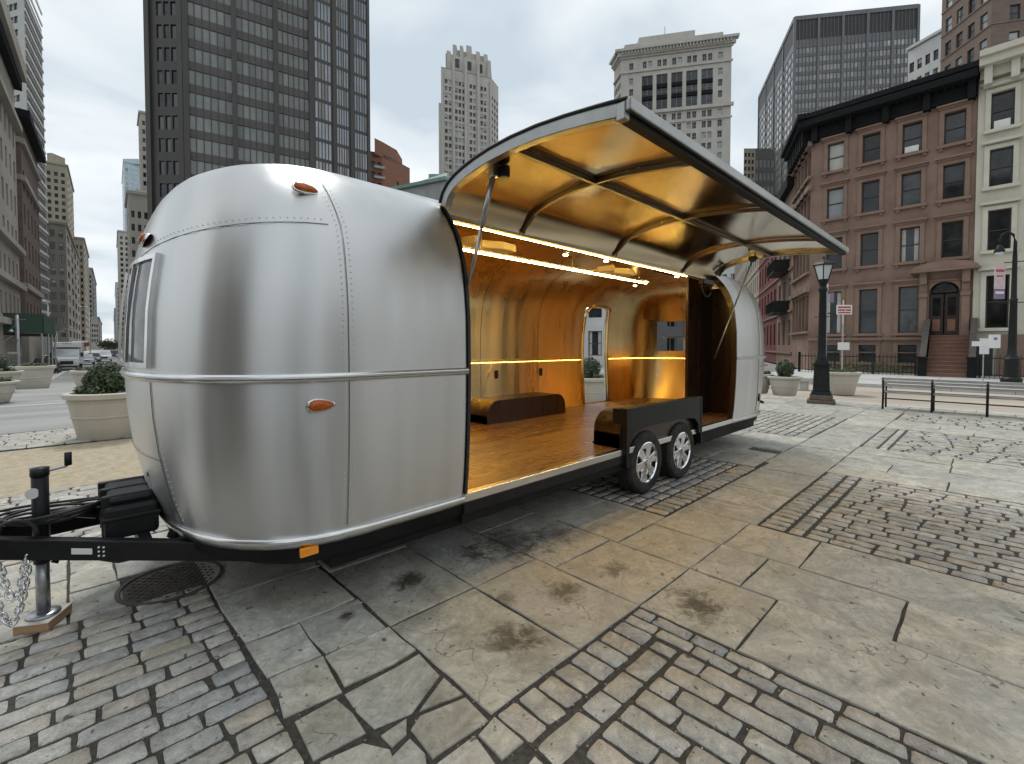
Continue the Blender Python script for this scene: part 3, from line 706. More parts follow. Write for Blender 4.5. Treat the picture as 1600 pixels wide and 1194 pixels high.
# see-through pane for the rear window
mg = bpy.data.materials.new('clear_glass'); mg.use_nodes = True
g_ = mg.node_tree; pb = g_.nodes['Principled BSDF']; pb.inputs['Transmission Weight'].default_value = 1; pb.inputs['Roughness'].default_value = 0; pb.inputs['IOR'].default_value = 1.02; pb.inputs['Base Color'].default_value = (.55, .58, .6, 1)
MATS['clear_glass'] = mg; rw.data.materials.clear(); rw.data.materials.append(mg)
T(MB().box(8.80, 8.86, 4.2, 4.24, 1.5, 2.1), 'mullion', 'alu_dull'); T(MB().box(8.82, 8.86, 3.55, 4.7, 1.76, 1.80), 'mullion', 'alu_dull')
# ---- side door opening: rounded frame on the far wall
def wp(x, z, o=OI): return sidept(z, x, True, o)
path = [(6.63, .56), (6.63, 1.2), (6.64, 1.8), (6.66, 2.1), (6.70, 2.24), (6.80, 2.31), (6.95, 2.325), (7.2, 2.325), (7.31, 2.30), (7.37, 2.22), (7.385, 2.0), (7.39, 1.5), (7.39, .56)]
T(MB().tube([wp(x, z, -.05) for x, z in path], .026, 8), 'door_frame', 'alu_lining', smooth=True)
T(MB().tube([wp(x, z, .0) for x, z in path], .026, 8), 'door_frame', 'alu_trim', smooth=True)
b = MB()
b.grid([[wp(x, z, -.05) for x, z in path], [wp(x, z, .0) for x, z in path]]); T(b, 'door_jamb', 'alu_lining', smooth=True)
# ---- hatch
HP = [(2.835, 2.655), (2.80, 2.72), (2.74, 2.775), (2.66, 2.812), (2.56, 2.84), (2.44, 2.864), (2.28, 2.884), (2.08, 2.893), (1.86, 2.888), (1.64, 2.868), (1.44, 2.842), (1.25, 2.810)]
HX0, HX1 = 1.985, 6.90
def hoff(d):
    res = []
    for i, (y, z) in enumerate(HP):
        a = HP[max(0, i - 1)]; c = HP[min(len(HP) - 1, i + 1)]; ty, tz = c[0] - a[0], c[1] - a[1]; l = math.hypot(ty, tz)
        res.append((y + tz / l * d * 1, z - ty / l * d * 1) if False else (y - (-tz) / l * -d, z + (-ty) / l * -d))
    return res
def hp(d):
    # offset to the inside (downwards/inwards) by d
    res = []
    for i, (y, z) in enumerate(HP):
        a = HP[max(0, i - 1)]; c = HP[min(len(HP) - 1, i + 1)]; ty, tz = c[0] - a[0], c[1] - a[1]; l = math.hypot(ty, tz); ny, nz = tz / l, -ty / l   # outward (up) normal for a curve running outward in -y
        res.append((y - ny * d, z - nz * d))
    return res
xsn = [HX0 + (HX1 - HX0) * i / 12 for i in range(13)]
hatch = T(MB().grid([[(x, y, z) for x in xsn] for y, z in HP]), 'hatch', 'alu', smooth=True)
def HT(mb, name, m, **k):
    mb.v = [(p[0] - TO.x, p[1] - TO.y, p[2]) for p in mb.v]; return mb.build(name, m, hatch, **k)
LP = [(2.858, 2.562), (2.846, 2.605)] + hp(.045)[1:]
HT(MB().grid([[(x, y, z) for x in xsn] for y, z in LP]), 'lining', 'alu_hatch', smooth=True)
for xa, xc in ((HX0, HX0 + .035), (HX1 - .035, HX1)):
    O, I = hp(-.004), hp(.078); b = MB()
    b.grid([[(xa, y, z) for y, z in O], [(xc, y, z) for y, z in O], [(xc, y, z) for y, z in I], [(xa, y, z) for y, z in I]], closed=False)
    b.grid([[(xa, y, z) for y, z in I], [(xa, y, z) for y, z in O]])
    HT(b, 'end_frame', 'alu_rail')
    # inner flange, a lighter band
    F, G = hp(.079), hp(.083); xi0, xi1 = (xa, xa + .05) if xa == HX0 else (xc - .05, xc)
    b = MB(); b.grid([[(xi0, y, z) for y, z in F], [(xi1, y, z) for y, z in F], [(xi1, y, z) for y, z in G], [(xi0, y, z) for y, z in G]]); HT(b, 'flange', 'alu_rail')
# black seal line along the front edge
HT(MB().tube([(HX0 - .004, y, z) for y, z in hp(.002)], .010, 6), 'edge_seal', 'rubber', smooth=True)
# outer edge rail
HT(MB().box(HX0 - .01, HX1 + .02, 1.228, 1.256, 2.748, 2.808), 'edge_rail', 'alu_rail', bevel=.006)
HT(MB().box(HX0 - .004, HX1 + .014, 1.258, 1.315, 2.722, 2.752), 'edge_lip', 'frame_black')
HT(MB().box(HX0 + .1, HX1 - .05, 1.262, 1.30, 2.745, 2.785), 'edge_channel', 'alu_dull')
HT(MB().box(HX0 - .012, HX0 + .03, 1.256, 1.31, 2.712, 2.80), 'corner_bracket', 'alu_rail', bevel=.006)
# ribs and the lengthwise rail
I1 = [(2.852, 2.565), (2.838, 2.605)] + hp(.05)[1:]; I2 = [(2.828, 2.575), (2.812, 2.612)] + hp(.08)[1:]
for xr_ in (2.86, 4.28, 5.88):
    b = MB(); b.grid([[(xr_ - .014, y, z) for y, z in I1], [(xr_ - .014, y, z) for y, z in I2], [(xr_ + .014, y, z) for y, z in I2], [(xr_ + .014, y, z) for y, z in I1]]); HT(b, 'rib', 'rib_dark')
HT(MB().box(HX0 + .04, HX1 - .04, 2.065, 2.093, 2.812, 2.843), 'long_rail', 'rib_dark')
# rods holding the hatch up
def rod(a, b_, r, name='support_rod'):
    a, b_ = Vector(a), Vector(b_); m_ = a.lerp(b_, .45)
    o = T(MB().tube([a, m_], r * 1.35, 10), name, 'alu_dull', smooth=True)
    b = MB().tube([m_, b_], r, 10); b.v = [(p[0] - TO.x, p[1] - TO.y, p[2]) for p in b.v]; b.build('inner_rod', 'galv', o, smooth=True)
    b = MB().box(a.x - .025, a.x + .025, a.y - .03, a.y + .03, a.z - .01, a.z + .08); b.v = [(p[0] - TO.x, p[1] - TO.y, p[2]) for p in b.v]; b.build('bracket', 'alu_dull', o, bevel=.005)
    return o
rod((2.10, 2.37, 2.76), (2.02, 2.54, 2.03), .014)
T(MB().box(2.12, 2.18, 2.28, 2.35, 2.745, 2.83), 'latch', 'black_paint', bevel=.01)
rod((6.62, 2.23, 2.76), (6.60, 2.72, 1.42), .008)
T(MB().lathe([(.03, -.03), (.055, 0), (.055, .03), (.02, .05)], 14, (6.62, 2.23, 2.76)), 'rod_knob', 'rubber', smooth=True)
# black cable hanging in the rear top corner and the winch motor it comes from
T(MB().tube([(6.52 + .16 * math.cos(a), 2.80, 2.47 + .17 * math.sin(a)) for a in [math.pi + i * math.pi / 10 for i in range(11)]], .011, 6), 'cable', 'rubber', smooth=True)
T(MB().box(6.38, 6.72, 2.78, 2.86, 2.47, 2.545), 'hatch_motor', 'black_plastic', bevel=.012)
T(MB().tube([(6.80, 2.74, 2.62), (6.80, 2.70, 2.70), (6.78, 2.66, 2.73), (6.74, 2.68, 2.66)], .014, 6), 'hinge_arm', 'rubber', smooth=True)

# ---- interior lights
def led(name, p0, p1, r=.012, parts=True):
    o = T(MB().tube([p0, p1], r, 6), name, 'led'); return o
led('led_strip', (2.08, 2.875, 2.548), (6.05, 2.875, 2.548), .0048)
led('led_strip', (2.62, 3.45, 2.60 - .10), (6.0, 3.45, 2.50), .0055)
T(MB().box(2.6, 6.02, 3.42, 3.48, 2.51, 2.53), 'led_channel', 'alu_trim')
for x_ in (2.9, 4.3, 5.8): T(MB().tube([(x_, 3.45, 2.53), (x_, 3.45, 2.81)], .006, 6), 'led_hanger', 'alu_trim')
for (x_, y_, z_) in [(4.12, 3.40, 2.66), (4.78, 3.30, 2.66), (6.42, 3.2, 2.63), (5.98, 3.47, 2.53), (7.1, 4.3, 2.66)]:
    T(MB().lathe([(.05, .03), (.045, 0), (.03, -.008), (.001, -.01)], 16, (x_, y_, z_)), 'spot_light', 'alu_trim', smooth=True)
    T(MB().lathe([(.028, .0), (.026, -.014), (.001, -.018)], 12, (x_, y_, z_ - .006)), 'spot_bulb', 'puck', smooth=True)
# bright ceiling reflections modelled as solid pale panels
for (x_, y_) in ((3.2, 3.75), (5.6, 3.75)):
    v = MB(); prof = [(-.36, 0), (-.30, .05), (-.1, .075), (.1, .05), (.30, .055), (.36, .01), (.32, -.05), (.1, -.06), (-.1, -.03), (-.30, -.07)]
    T(MB().prism([(x_ + a * 1.0, y_ + c * 3.2) for a, c in prof], 2.62, 2.70), 'vent_cover', 'vent_cover', bevel=.015)
# ledge on the far wall with its light below
def ledge(x0, x1, z=1.37):
    pts = [x0 + (x1 - x0) * i / 6 for i in range(7)]
    b = MB(); b.grid([[sidept(z + dz, x, True, oo) for x in pts] for dz, oo in ((.03, -.05), (.03, -.10), (0, -.10), (0, -.05))]); T(b, 'wall_ledge', 'alu_lining')
    T(MB().tube([sidept(z - .012, x, True, -.075) for x in pts], .0025, 6), 'ledge_light', 'led_soft')
ledge(2.3, 6.55)
b = MB(); S2 = [1, .992, .97, .93, .87, .79, .7, .6, .45, .25, 0, -.2]
b.grid([[endpt(1.37 + dz, s, True, oo) for s in S2] for dz, oo in ((.03, -.05), (.03, -.10), (0, -.10), (0, -.05))]); T(b, 'wall_ledge', 'alu_lining')
T(MB().tube([endpt(1.358, s, True, -.075) for s in S2[1:]], .0025, 6), 'ledge_light', 'led_soft')
ledge(7.44, 8.2)
for x_ in (4.55, 5.52): T(MB().box(x_ - .025, x_ + .025, 5.055, 5.085, 1.12, 1.24), 'wall_socket', 'black_plastic')
for x_ in (3.6, 4.3, 5.6): T(MB().tube([sidept(1.34, x_ + .18, True, -.06), sidept(1.2, x_ + .1, True, -.06), sidept(.9, x_, True, -.057)], .004, 5), 'lining_seam', 'alu_dull')
for x_ in (3.05, 4.25, 5.45): seam([sidept(z, x_, True, -.053) for z in V if z < 2.8], 'lining_seam', .003)
# cabinet-like corner panel behind the door, bending round the end
b = MB(); b.grid([[endpt(z, s, True, -.13) for s in (.86, .8, .72)] for z in (2.12, 2.2, 2.3, 2.36)]); T(b, 'corner_cupboard', 'alu_lining', smooth=True)
# far wheel box and near wheel box
def wheelbox(x0, x1, y0, y1, z1, name, m, top):
    r_ = .2; pr = []
    for i in range(7): a = math.pi - i * math.pi / 12; pr.append((x0 + r_ + r_ * math.cos(a), z1 - r_ + r_ * math.sin(a)))
    for i in range(7): a = math.pi / 2 - i * math.pi / 12; pr.append((x1 - r_ + r_ * math.cos(a), z1 - r_ + r_ * math.sin(a)))
    pr = [(x0, .55)] + pr + [(x1, .55)]
    o = T(MB().prism(pr, y0, y1, 'y'), name, m)
    b = MB(); b.grid([[(x, y, z + .004) for x, z in pr] for y in (y0 - .004, y1)]); b.v = [(p[0] - TO.x, p[1] - TO.y, p[2]) for p in b.v]; b.build('top_skin', top, o, smooth=True)
wheelbox(3.98, 5.60, 4.62, 5.07, .86, 'wheel_box', 'dark_wood', 'dark_wood')
wheelbox(4.02, 5.74, 2.60, 2.92, .90, 'wheel_box', 'dark_wood', 'dark_wood')
# wheel arch plate
pr = [(4.06, .50), (4.06, .955), (5.79, .955), (5.79, .50)]
ar = [(5.72, .50), (5.70, .62), (5.60, .70), (5.30, .735), (4.45, .735), (4.20, .70), (4.12, .62), (4.10, .50)]
T(MB().prism([(a, c) for a, c in pr] + ar, 2.535, 2.565, 'y'), 'wheel_arch_plate', 'black_paint')
T(MB().box(4.055, 5.795, 2.53, 2.62, .945, .962), 'arch_top_trim', 'black_paint', bevel=.004)
T(MB().box(4.045, 4.08, 2.53, 2.7, .36, .955), 'arch_end', 'black_paint')
T(MB().box(5.77, 5.80, 2.53, 2.7, .36, .955), 'arch_end', 'black_paint')
T(MB().box(4.1, 5.75, 2.96, 3.0, .3, .56), 'wheel_well', 'frame_black')
# cabinet and rear partition of dark timber
T(MB().box(6.50, 7.33, 3.06, 3.10, .55, 2.60), 'cabinet', 'dark_wood', bevel=.004)
pp = [(sidept(z, 7.3, False, -.055).y, z) for z in (.55, .8, 1.1, 1.4, 1.8, 2.05, 2.2, 2.3, 2.38, 2.44, 2.5)]
T(MB().prism(pp + [(3.10, 2.5), (3.10, .55)], 7.33, 7.37, 'x'), 'partition', 'dark_wood')
T(MB().box(6.86, 6.87, 3.052, 3.06, .58, 2.5), 'cabinet_door_edge', 'rubber')

# ---- wheels
def wheel(x, y, s, zc=.335):
    """s: -1 faces the camera side"""
    r_ = .335; w2 = .11
    prof = [(r_ - .115, -w2 * .86), (r_ - .06, -w2), (r_ - .018, -w2 * .92), (r_, -w2 * .7), (r_, w2 * .7), (r_ - .018, w2 * .92), (r_ - .06, w2), (r_ - .115, w2 * .86)]
    root = T(MB().lathe(prof, 48, (x, y, zc), axis='y', cap=False), 'wheel', 'tyre', auto=35)
    def W(mb, name, m, **k):
        mb.v = [(p[0] - TO.x, p[1] - TO.y, p[2]) for p in mb.v]; return mb.build(name, m, root, **k)
    b = MB()
    for q in range(60):
        a = q * 2 * math.pi / 60; Mx = Matrix.Translation((x, y, zc)) @ Matrix.Rotation(a, 4, 'Y')
        for yy, h in ((-.075, .04), (-.018, .034), (.04, .034)): b.box(-.010, .010, yy, yy + h, r_ - .002, r_ + .006, 0, Mx)
    tag(W(b, 'tread', 'tyre'), kind='stuff')
    f = y + s * w2 * .80
    W(MB().lathe([(.222, s * .0), (.224, s * .012), (.212, s * .016), (.203, s * .004), (.198, -s * .05), (.12, -s * .06)], 48, (x, f, zc), axis='y', cap=False), 'rim', 'chrome', auto=30)
    W(MB().lathe([(.20, -s * .058), (.001, -s * .058)], 32, (x, f, zc), axis='y', cap=False), 'brake_plate', 'frame_black')
    for q in range(6):
        Mx = Matrix.Translation((x, f, zc)) @ Matrix.Rotation(q * math.pi / 3 + .3, 4, 'Y')
        b = MB(); y0, y1 = sorted((-s * .045, s * .004))
        pts = [(-.036, .05), (-.045, .13), (-.062, .203), (-.012, .207), (0, .16), (.012, .207), (.062, .203), (.045, .13), (.036, .05)]
        b.prism(pts, y0, y1, 'y'); b.v = [tuple(Mx @ Vector(p)) for p in b.v]; W(b, 'spoke', 'chrome', bevel=.005)
        a = q * math.pi / 3 + .82; W(MB().lathe([(.009, -s * .02), (.009, s * .012), (.001, s * .014)], 6, (x + .048 * math.sin(a), f, zc + .048 * math.cos(a)), axis='y'), 'lug_nut', 'galv')
    W(MB().lathe([(.075, -s * .05), (.075, -s * .002), (.066, s * .006), (.034, s * .008), (.032, s * .03), (.001, s * .033)], 24, (x, f, zc), axis='y'), 'hub_cap', 'chrome', auto=30)
for x_ in (4.50, 5.32):
    wheel(x_, 2.66, -1); wheel(x_, 4.98, 1)
for x_ in (4.50, 5.32): T(MB().tube([(x_, 2.7, .335), (x_, 4.95, .335)], .04, 10), 'axle', 'frame_black')

# ---- marker lights
def teardrop(c, ax, n_, l=.115, wd=.032, h=.035):
    c, ax, n_ = Vector(c), Vector(ax).normalized(), Vector(n_).normalized(); side = ax.cross(n_).normalized()
    def ring(sc, hh, k=14):
        out_ = []
        for i in range(k):
            a = i * 2 * math.pi / k; t_ = math.cos(a); wdt = wd * (1 - .5 * (t_ * .5 + .5)) * 1.25 * math.copysign(abs(math.sin(a)) ** .75, math.sin(a))
            out_.append(c + ax * (l * .5 * t_ * sc) + side * (wdt * sc) + n_ * hh)
        return out_
    base = T(MB().grid([ring(1.22, -.004), ring(1.2, .008), ring(1.02, .010)], closed=True), 'marker_light', 'alu_trim', smooth=True)
    b = MB().grid([ring(1.02, .008), ring(.98, h * .55), ring(.78, h * .9), ring(.35, h), ring(.02, h)], closed=True)
    b.v = [(p[0] - TO.x, p[1] - TO.y, p[2]) for p in b.v]; b.build('lens', 'amber_dark', base, smooth=True)
p_ = near_pt(2.50, 1.0)
teardrop(p_, (1, .02, -.03), (-.30, -.74, .60), l=.135)
teardrop(endpt(1.275, -.988, False), (1, -.05, 0), (-.2, -1, 0), l=.135)
teardrop(endpt(2.235, -.22, False), (.08, 1, 0), (-1, -.1, .5), l=.2, wd=.035)
T(MB().box(.895, .995, 2.615, 2.64, .425, .475), 'side_reflector', 'amber_bright', bevel=.006)
# rear fittings: latch, pipe stub, small badge studs
T(MB().box(7.93, 7.97, 2.545, 2.575, .72, .84), 'outlet_cover', 'black_paint', bevel=.006)
T(MB().tube([(8.05, 2.60, .70), (8.16, 2.58, .69), (8.28, 2.60, .665)], .022, 8), 'drain_pipe', 'frame_black', smooth=True)
for i in range(6): T(MB().box(7.95 + i * .07, 7.99 + i * .07, 2.528 + .006 * i, 2.55 + .01 * i, 1.27, 1.295), 'badge_stud', 'chrome')
# small screw fasteners on the nose
for z_ in (.72, .66): T(MB().lathe([(.02, -.01), (.018, .012), (.001, .016)], 10, (endpt(z_, -.2, False).x - .012, YC - .25, z_ + .1), axis='x'), 'locker_latch', 'frame_black')

# ---- tongue, coupler, gas-bottle cover
def beam(a, b_, wd, h, name, m='black_paint'):
    a, b_ = Vector(a), Vector(b_); t_ = (b_ - a).normalized(); sd = Vector((-t_.y, t_.x, 0)).normalized() * wd / 2; u_ = Vector((0, 0, h / 2))
    vs_ = [p + s1 + s2 for p in (a, b_) for s1, s2 in ((-sd, -u_), (sd, -u_), (sd, u_), (-sd, u_))]
    return T(MB().add(vs_, [(3, 2, 1, 0), (4, 5, 6, 7), (0, 1, 5, 4), (1, 2, 6, 5), (2, 3, 7, 6), (3, 0, 4, 7)]), name, m, bevel=.008)
beam((-.42, YC - .05, .52), (.75, YC - .72, .36), .06, .115, 'tongue_beam'); beam((-.42, YC + .05, .52), (.75, YC + .72, .36), .06, .115, 'tongue_beam')
beam((.30, YC - .42, .43), (.30, YC + .42, .43), .06, .08, 'cross_member')
T(MB().prism([(-.30, YC - .16), (-.30, YC + .16), (-.5, YC + .07), (-.8, YC + .05), (-.8, YC - .05), (-.5, YC - .07)], .53, .60), 'coupler_plate', 'black_paint', bevel=.01)
T(MB().prism([(-.62, YC - .055), (-.62, YC + .055), (-.95, YC + .06), (-1.0, YC), (-.95, YC - .06)], .50, .63), 'coupler', 'black_paint', bevel=.02)
def bpt(x, off, dz=0.): return Vector((x - .497 * off, YC - .05 - (x + .42) * .5726 - .868 * off, .52 - .137 * (x + .42) + dz))
beam(bpt(.0, .036), bpt(.085, .036), .006, .034, 'maker_plate', 'white_metal')
for i in range(2):
    for j in range(3): T(MB().lathe([(.006, 0), (.005, -.005), (.001, -.006)], 8, bpt(.11 + i * .02, .033, -.025 + j * .024), axis='y'), 'bolt', 'white_metal')
# bottle cover with moulded ribs
b = MB()
for (x0, x1, y0, y1, z0, z1) in [(.12, .38, YC - .27, YC + .30, .45, .65), (.14, .36, YC - .24, YC + .26, .65, .70)]: b.box(x0, x1, y0, y1, z0, z1)
T(b, 'gas_bottle_cover', 'black_plastic', bevel=.035)
for yy in (-.2, 0, .2): T(MB().box(.112, .37, YC + yy - .02, YC + yy + .02, .46, .708), 'cover_rib', 'black_plastic', bevel=.012)
T(MB().box(.11, .39, YC - .28, YC + .31, .565, .59), 'cover_lip', 'black_plastic', bevel=.008)
T(MB().tube([(.43, YC - .35, .42), (.47, YC - .35, .52), (.52, YC - .2, .56)], .03, 8), 'gas_hose', 'rubber', smooth=True)
# jack: post, inner leg, crank
jx, jy = -.14, 3.75
T(MB().tube([(jx, jy, .36), (jx, jy, .88)], .037, 20), 'jack_post', 'black_paint', smooth=True)
T(MB().tube([(jx, jy, .86), (jx, jy, .905)], .041, 20), 'jack_cap', 'black_plastic', smooth=True)
T(MB().tube([(jx, jy, .06), (jx, jy, .40)], .031, 18), 'jack_leg', 'galv', smooth=True)
T(MB().lathe([(.075, .055), (.075, .066), (.035, .07)], 20, (jx, jy, 0)), 'jack_foot', 'galv', smooth=True)
T(MB().tube([(jx, jy, .88), (jx + .03, jy, .882), (jx + .105, jy, .895), (jx + .118, jy, .905)], .008, 8), 'crank_arm', 'galv', smooth=True)
T(MB().tube([(jx + .118, jy, .90), (jx + .118, jy, .975)], .017, 12), 'crank_grip', 'black_plastic', smooth=True)
T(MB().lathe([(.03, -.004), (.03, .0)], 16, (jx - .03, jy - .032, .77), axis='y'), 'jack_label', 'white_metal')
# wiring coiled over the tongue, hanging hose, breakaway hook
random.seed(3)
for k in range(5):
    ph = random.random() * 6; pts = [(-.09 + (.17 + .02 * k) * math.cos(a) * 1.0 + jit(.008), YC - .02 + (.10 + .012 * k) * math.sin(a) + jit(.008), .60 + .012 * k + .012 * math.sin(2 * a + ph)) for a in [i * 2 * math.pi / 22 for i in range(22)]]
    T(MB().tube(pts, .008, 6, closed=True), 'cable', 'rubber', smooth=True)
T(MB().tube([(-.24 + .09 * math.cos(a), 3.62, .56 + .10 * math.sin(a)) for a in [math.pi * i / 10 for i in range(11)]], .010, 6), 'cable', 'rubber', smooth=True)
T(MB().tube([(.05, 3.6, .44), (.10, 3.55, .37), (.18, 3.50, .345), (.27, 3.45, .36), (.36, 3.42, .41)], .012, 8), 'brake_hose', 'rubber', smooth=True)
T(MB().tube([(-.1, 3.78, .60), (.0, 3.82, .60), (.1, 3.84, .56)], .035, 8), 'wiring_loom', 'rubber', smooth=True)
T(MB().tube([(-.06, 3.62, .47), (-.055, 3.62, .41), (-.075, 3.62, .385), (-.095, 3.62, .40)], .013, 8), 'hook', 'frame_black', smooth=True)
# safety chains: single links
def link(c, ax, r_=.010, L_=.042, wd=.03, roll=0):
    pts = []; ax = Vector(ax).normalized(); ref = Vector((0, 1, 0)) if abs(ax.y) < .9 else Vector((1, 0, 0)); s1 = ax.cross(ref).normalized(); s1 = Matrix.Rotation(roll, 3, ax) @ s1
    for i in range(12):
        a = i * 2 * math.pi / 12; pts.append(Vector(c) + ax * (math.cos(a) * L_ * .5 + math.copysign(.006, math.cos(a))) + s1 * (math.sin(a) * wd * .5))
    T(MB().tube(pts, r_ * .55, 6, closed=True), 'chain_link', 'chrome', smooth=True)
def chain(pts):
    pts = [Vector(p) for p in pts]; i = 0; acc = .0
    for a, c in zip(pts, pts[1:]):
        l = (c - a).length; t_ = acc
        while t_ < l:
            link(a.lerp(c, t_ / l), c - a, roll=(i % 2) * math.pi / 2 + jit(.25)); i += 1; t_ += .034
        acc = t_ - l
def sag(a, c, d, n=16): return [Vector(a).lerp(Vector(c), i / n) - Vector((0, 0, d * (1 - (2 * i / n - 1) ** 2))) for i in range(n + 1)]
chain(sag((-.185, 3.62, .44), (-.335, 3.66, .42), .33)); chain(sag((-.20, 3.66, .44), (-.30, 3.72, .42), .22))
# timber block under the jack leg
bk = thing('timber_block', 'short pale timber block under the trailer jack leg', 'block', (jx, jy, 0), R(-28))
MB().box(-.08, .08, -.105, .105, .002, .05).build('block', 'block_wood', bk, bevel=.005)
MB().box(-.08, .08, -.105, .105, .0505, .055).build('plywood_pad', 'block_top', bk)

# ================================================================== BUILDINGS
WCACHE = {}
def window_mesh(w_, h, style, dep, mats):
    key = (round(w_, 2), round(h, 2), style, round(dep, 2), mats)
    if key in WCACHE: return WCACHE[key]
    b = MB(); x = w_ / 2; fr = min(.07, w_ * .07)
    b.quad((-x, dep, 0), (x, dep, 0), (x, dep, h), (-x, dep, h), 0)
    if style != 'bare':
        d0 = dep - .06
        b.box(-x, -x + fr, d0, dep, 0, h, 1); b.box(x - fr, x, d0, dep, 0, h, 1); b.box(-x + fr, x - fr, d0, dep, h - fr, h, 1); b.box(-x + fr, x - fr, d0, dep, 0, fr, 1)
        if style in ('sash', 'pair'): b.box(-x + fr, x - fr, d0, dep, h * .5 - fr * .4, h * .5 + fr * .4, 1)
        if style == 'sashb': b.box(-x + fr, x - fr, d0, dep, h * .5 - fr * .4, h * .5 + fr * .4, 1); b.quad((-x + fr, dep - .006, h * .56), (x - fr, dep - .006, h * .56), (x - fr, dep - .006, h - fr), (-x + fr, dep - .006, h - fr), 2)
        if style == 'sashc':
            b.box(-x + fr, x - fr, d0, dep, h * .5 - fr * .4, h * .5 + fr * .4, 1)
            for s0, s1 in ((-x + fr, -x + fr + w_ * .2), (x - fr - w_ * .22, x - fr)): b.quad((s0, dep - .006, fr), (s1, dep - .006, fr), (s1, dep - .006, h - fr), (s0, dep - .006, h - fr), 2)
        if style in ('pair', 'mull'): b.box(-fr * .5, fr * .5, d0, dep, fr, h - fr, 1)
        if style == 'triple':
            for q in (-1, 1): b.box(q * w_ / 6 - fr * .5, q * w_ / 6 + fr * .5, d0, dep, fr, h - fr, 1)
    me = b.mesh('window', list(mats)); WCACHE[key] = me; return me
def wall_mesh(b, O, dr, L_, z0, z1, ops, dep, mi=0):
    inn = Vector((-dr.y, dr.x))
    def P(a, z, d=0.): return (O.x + dr.x * a + inn.x * d, O.y + dr.y * a + inn.y * d, z)
    A = sorted({0., round(L_, 4)} | {round(o[0], 4) for o in ops} | {round(o[1], 4) for o in ops}); Z = sorted({round(z0, 4), round(z1, 4)} | {round(o[2], 4) for o in ops} | {round(o[3], 4) for o in ops})
    ai = {v: i for i, v in enumerate(A)}; zi_ = {v: i for i, v in enumerate(Z)}; skip = set()
    for o in ops:
        for i in range(ai[round(o[0], 4)], ai[round(o[1], 4)]):
            for j in range(zi_[round(o[2], 4)], zi_[round(o[3], 4)]): skip.add((i, j))
    n = len(A); vs = [P(a, z) for z in Z for a in A]
    b.add(vs, [(j * n + i, j * n + i + 1, (j + 1) * n + i + 1, (j + 1) * n + i) for j in range(len(Z) - 1) for i in range(n - 1) if (i, j) not in skip], mi)
    for a0, a1, c0, c1 in ops:
        b.quad(P(a0, c0), P(a0, c0, dep), P(a0, c1, dep), P(a0, c1), mi); b.quad(P(a1, c0, dep), P(a1, c0), P(a1, c1), P(a1, c1, dep), mi)
        b.quad(P(a0, c1), P(a0, c1, dep), P(a1, c1, dep), P(a1, c1), mi); b.quad(P(a0, c0, dep), P(a0, c0), P(a1, c0), P(a1, c0, dep), mi)
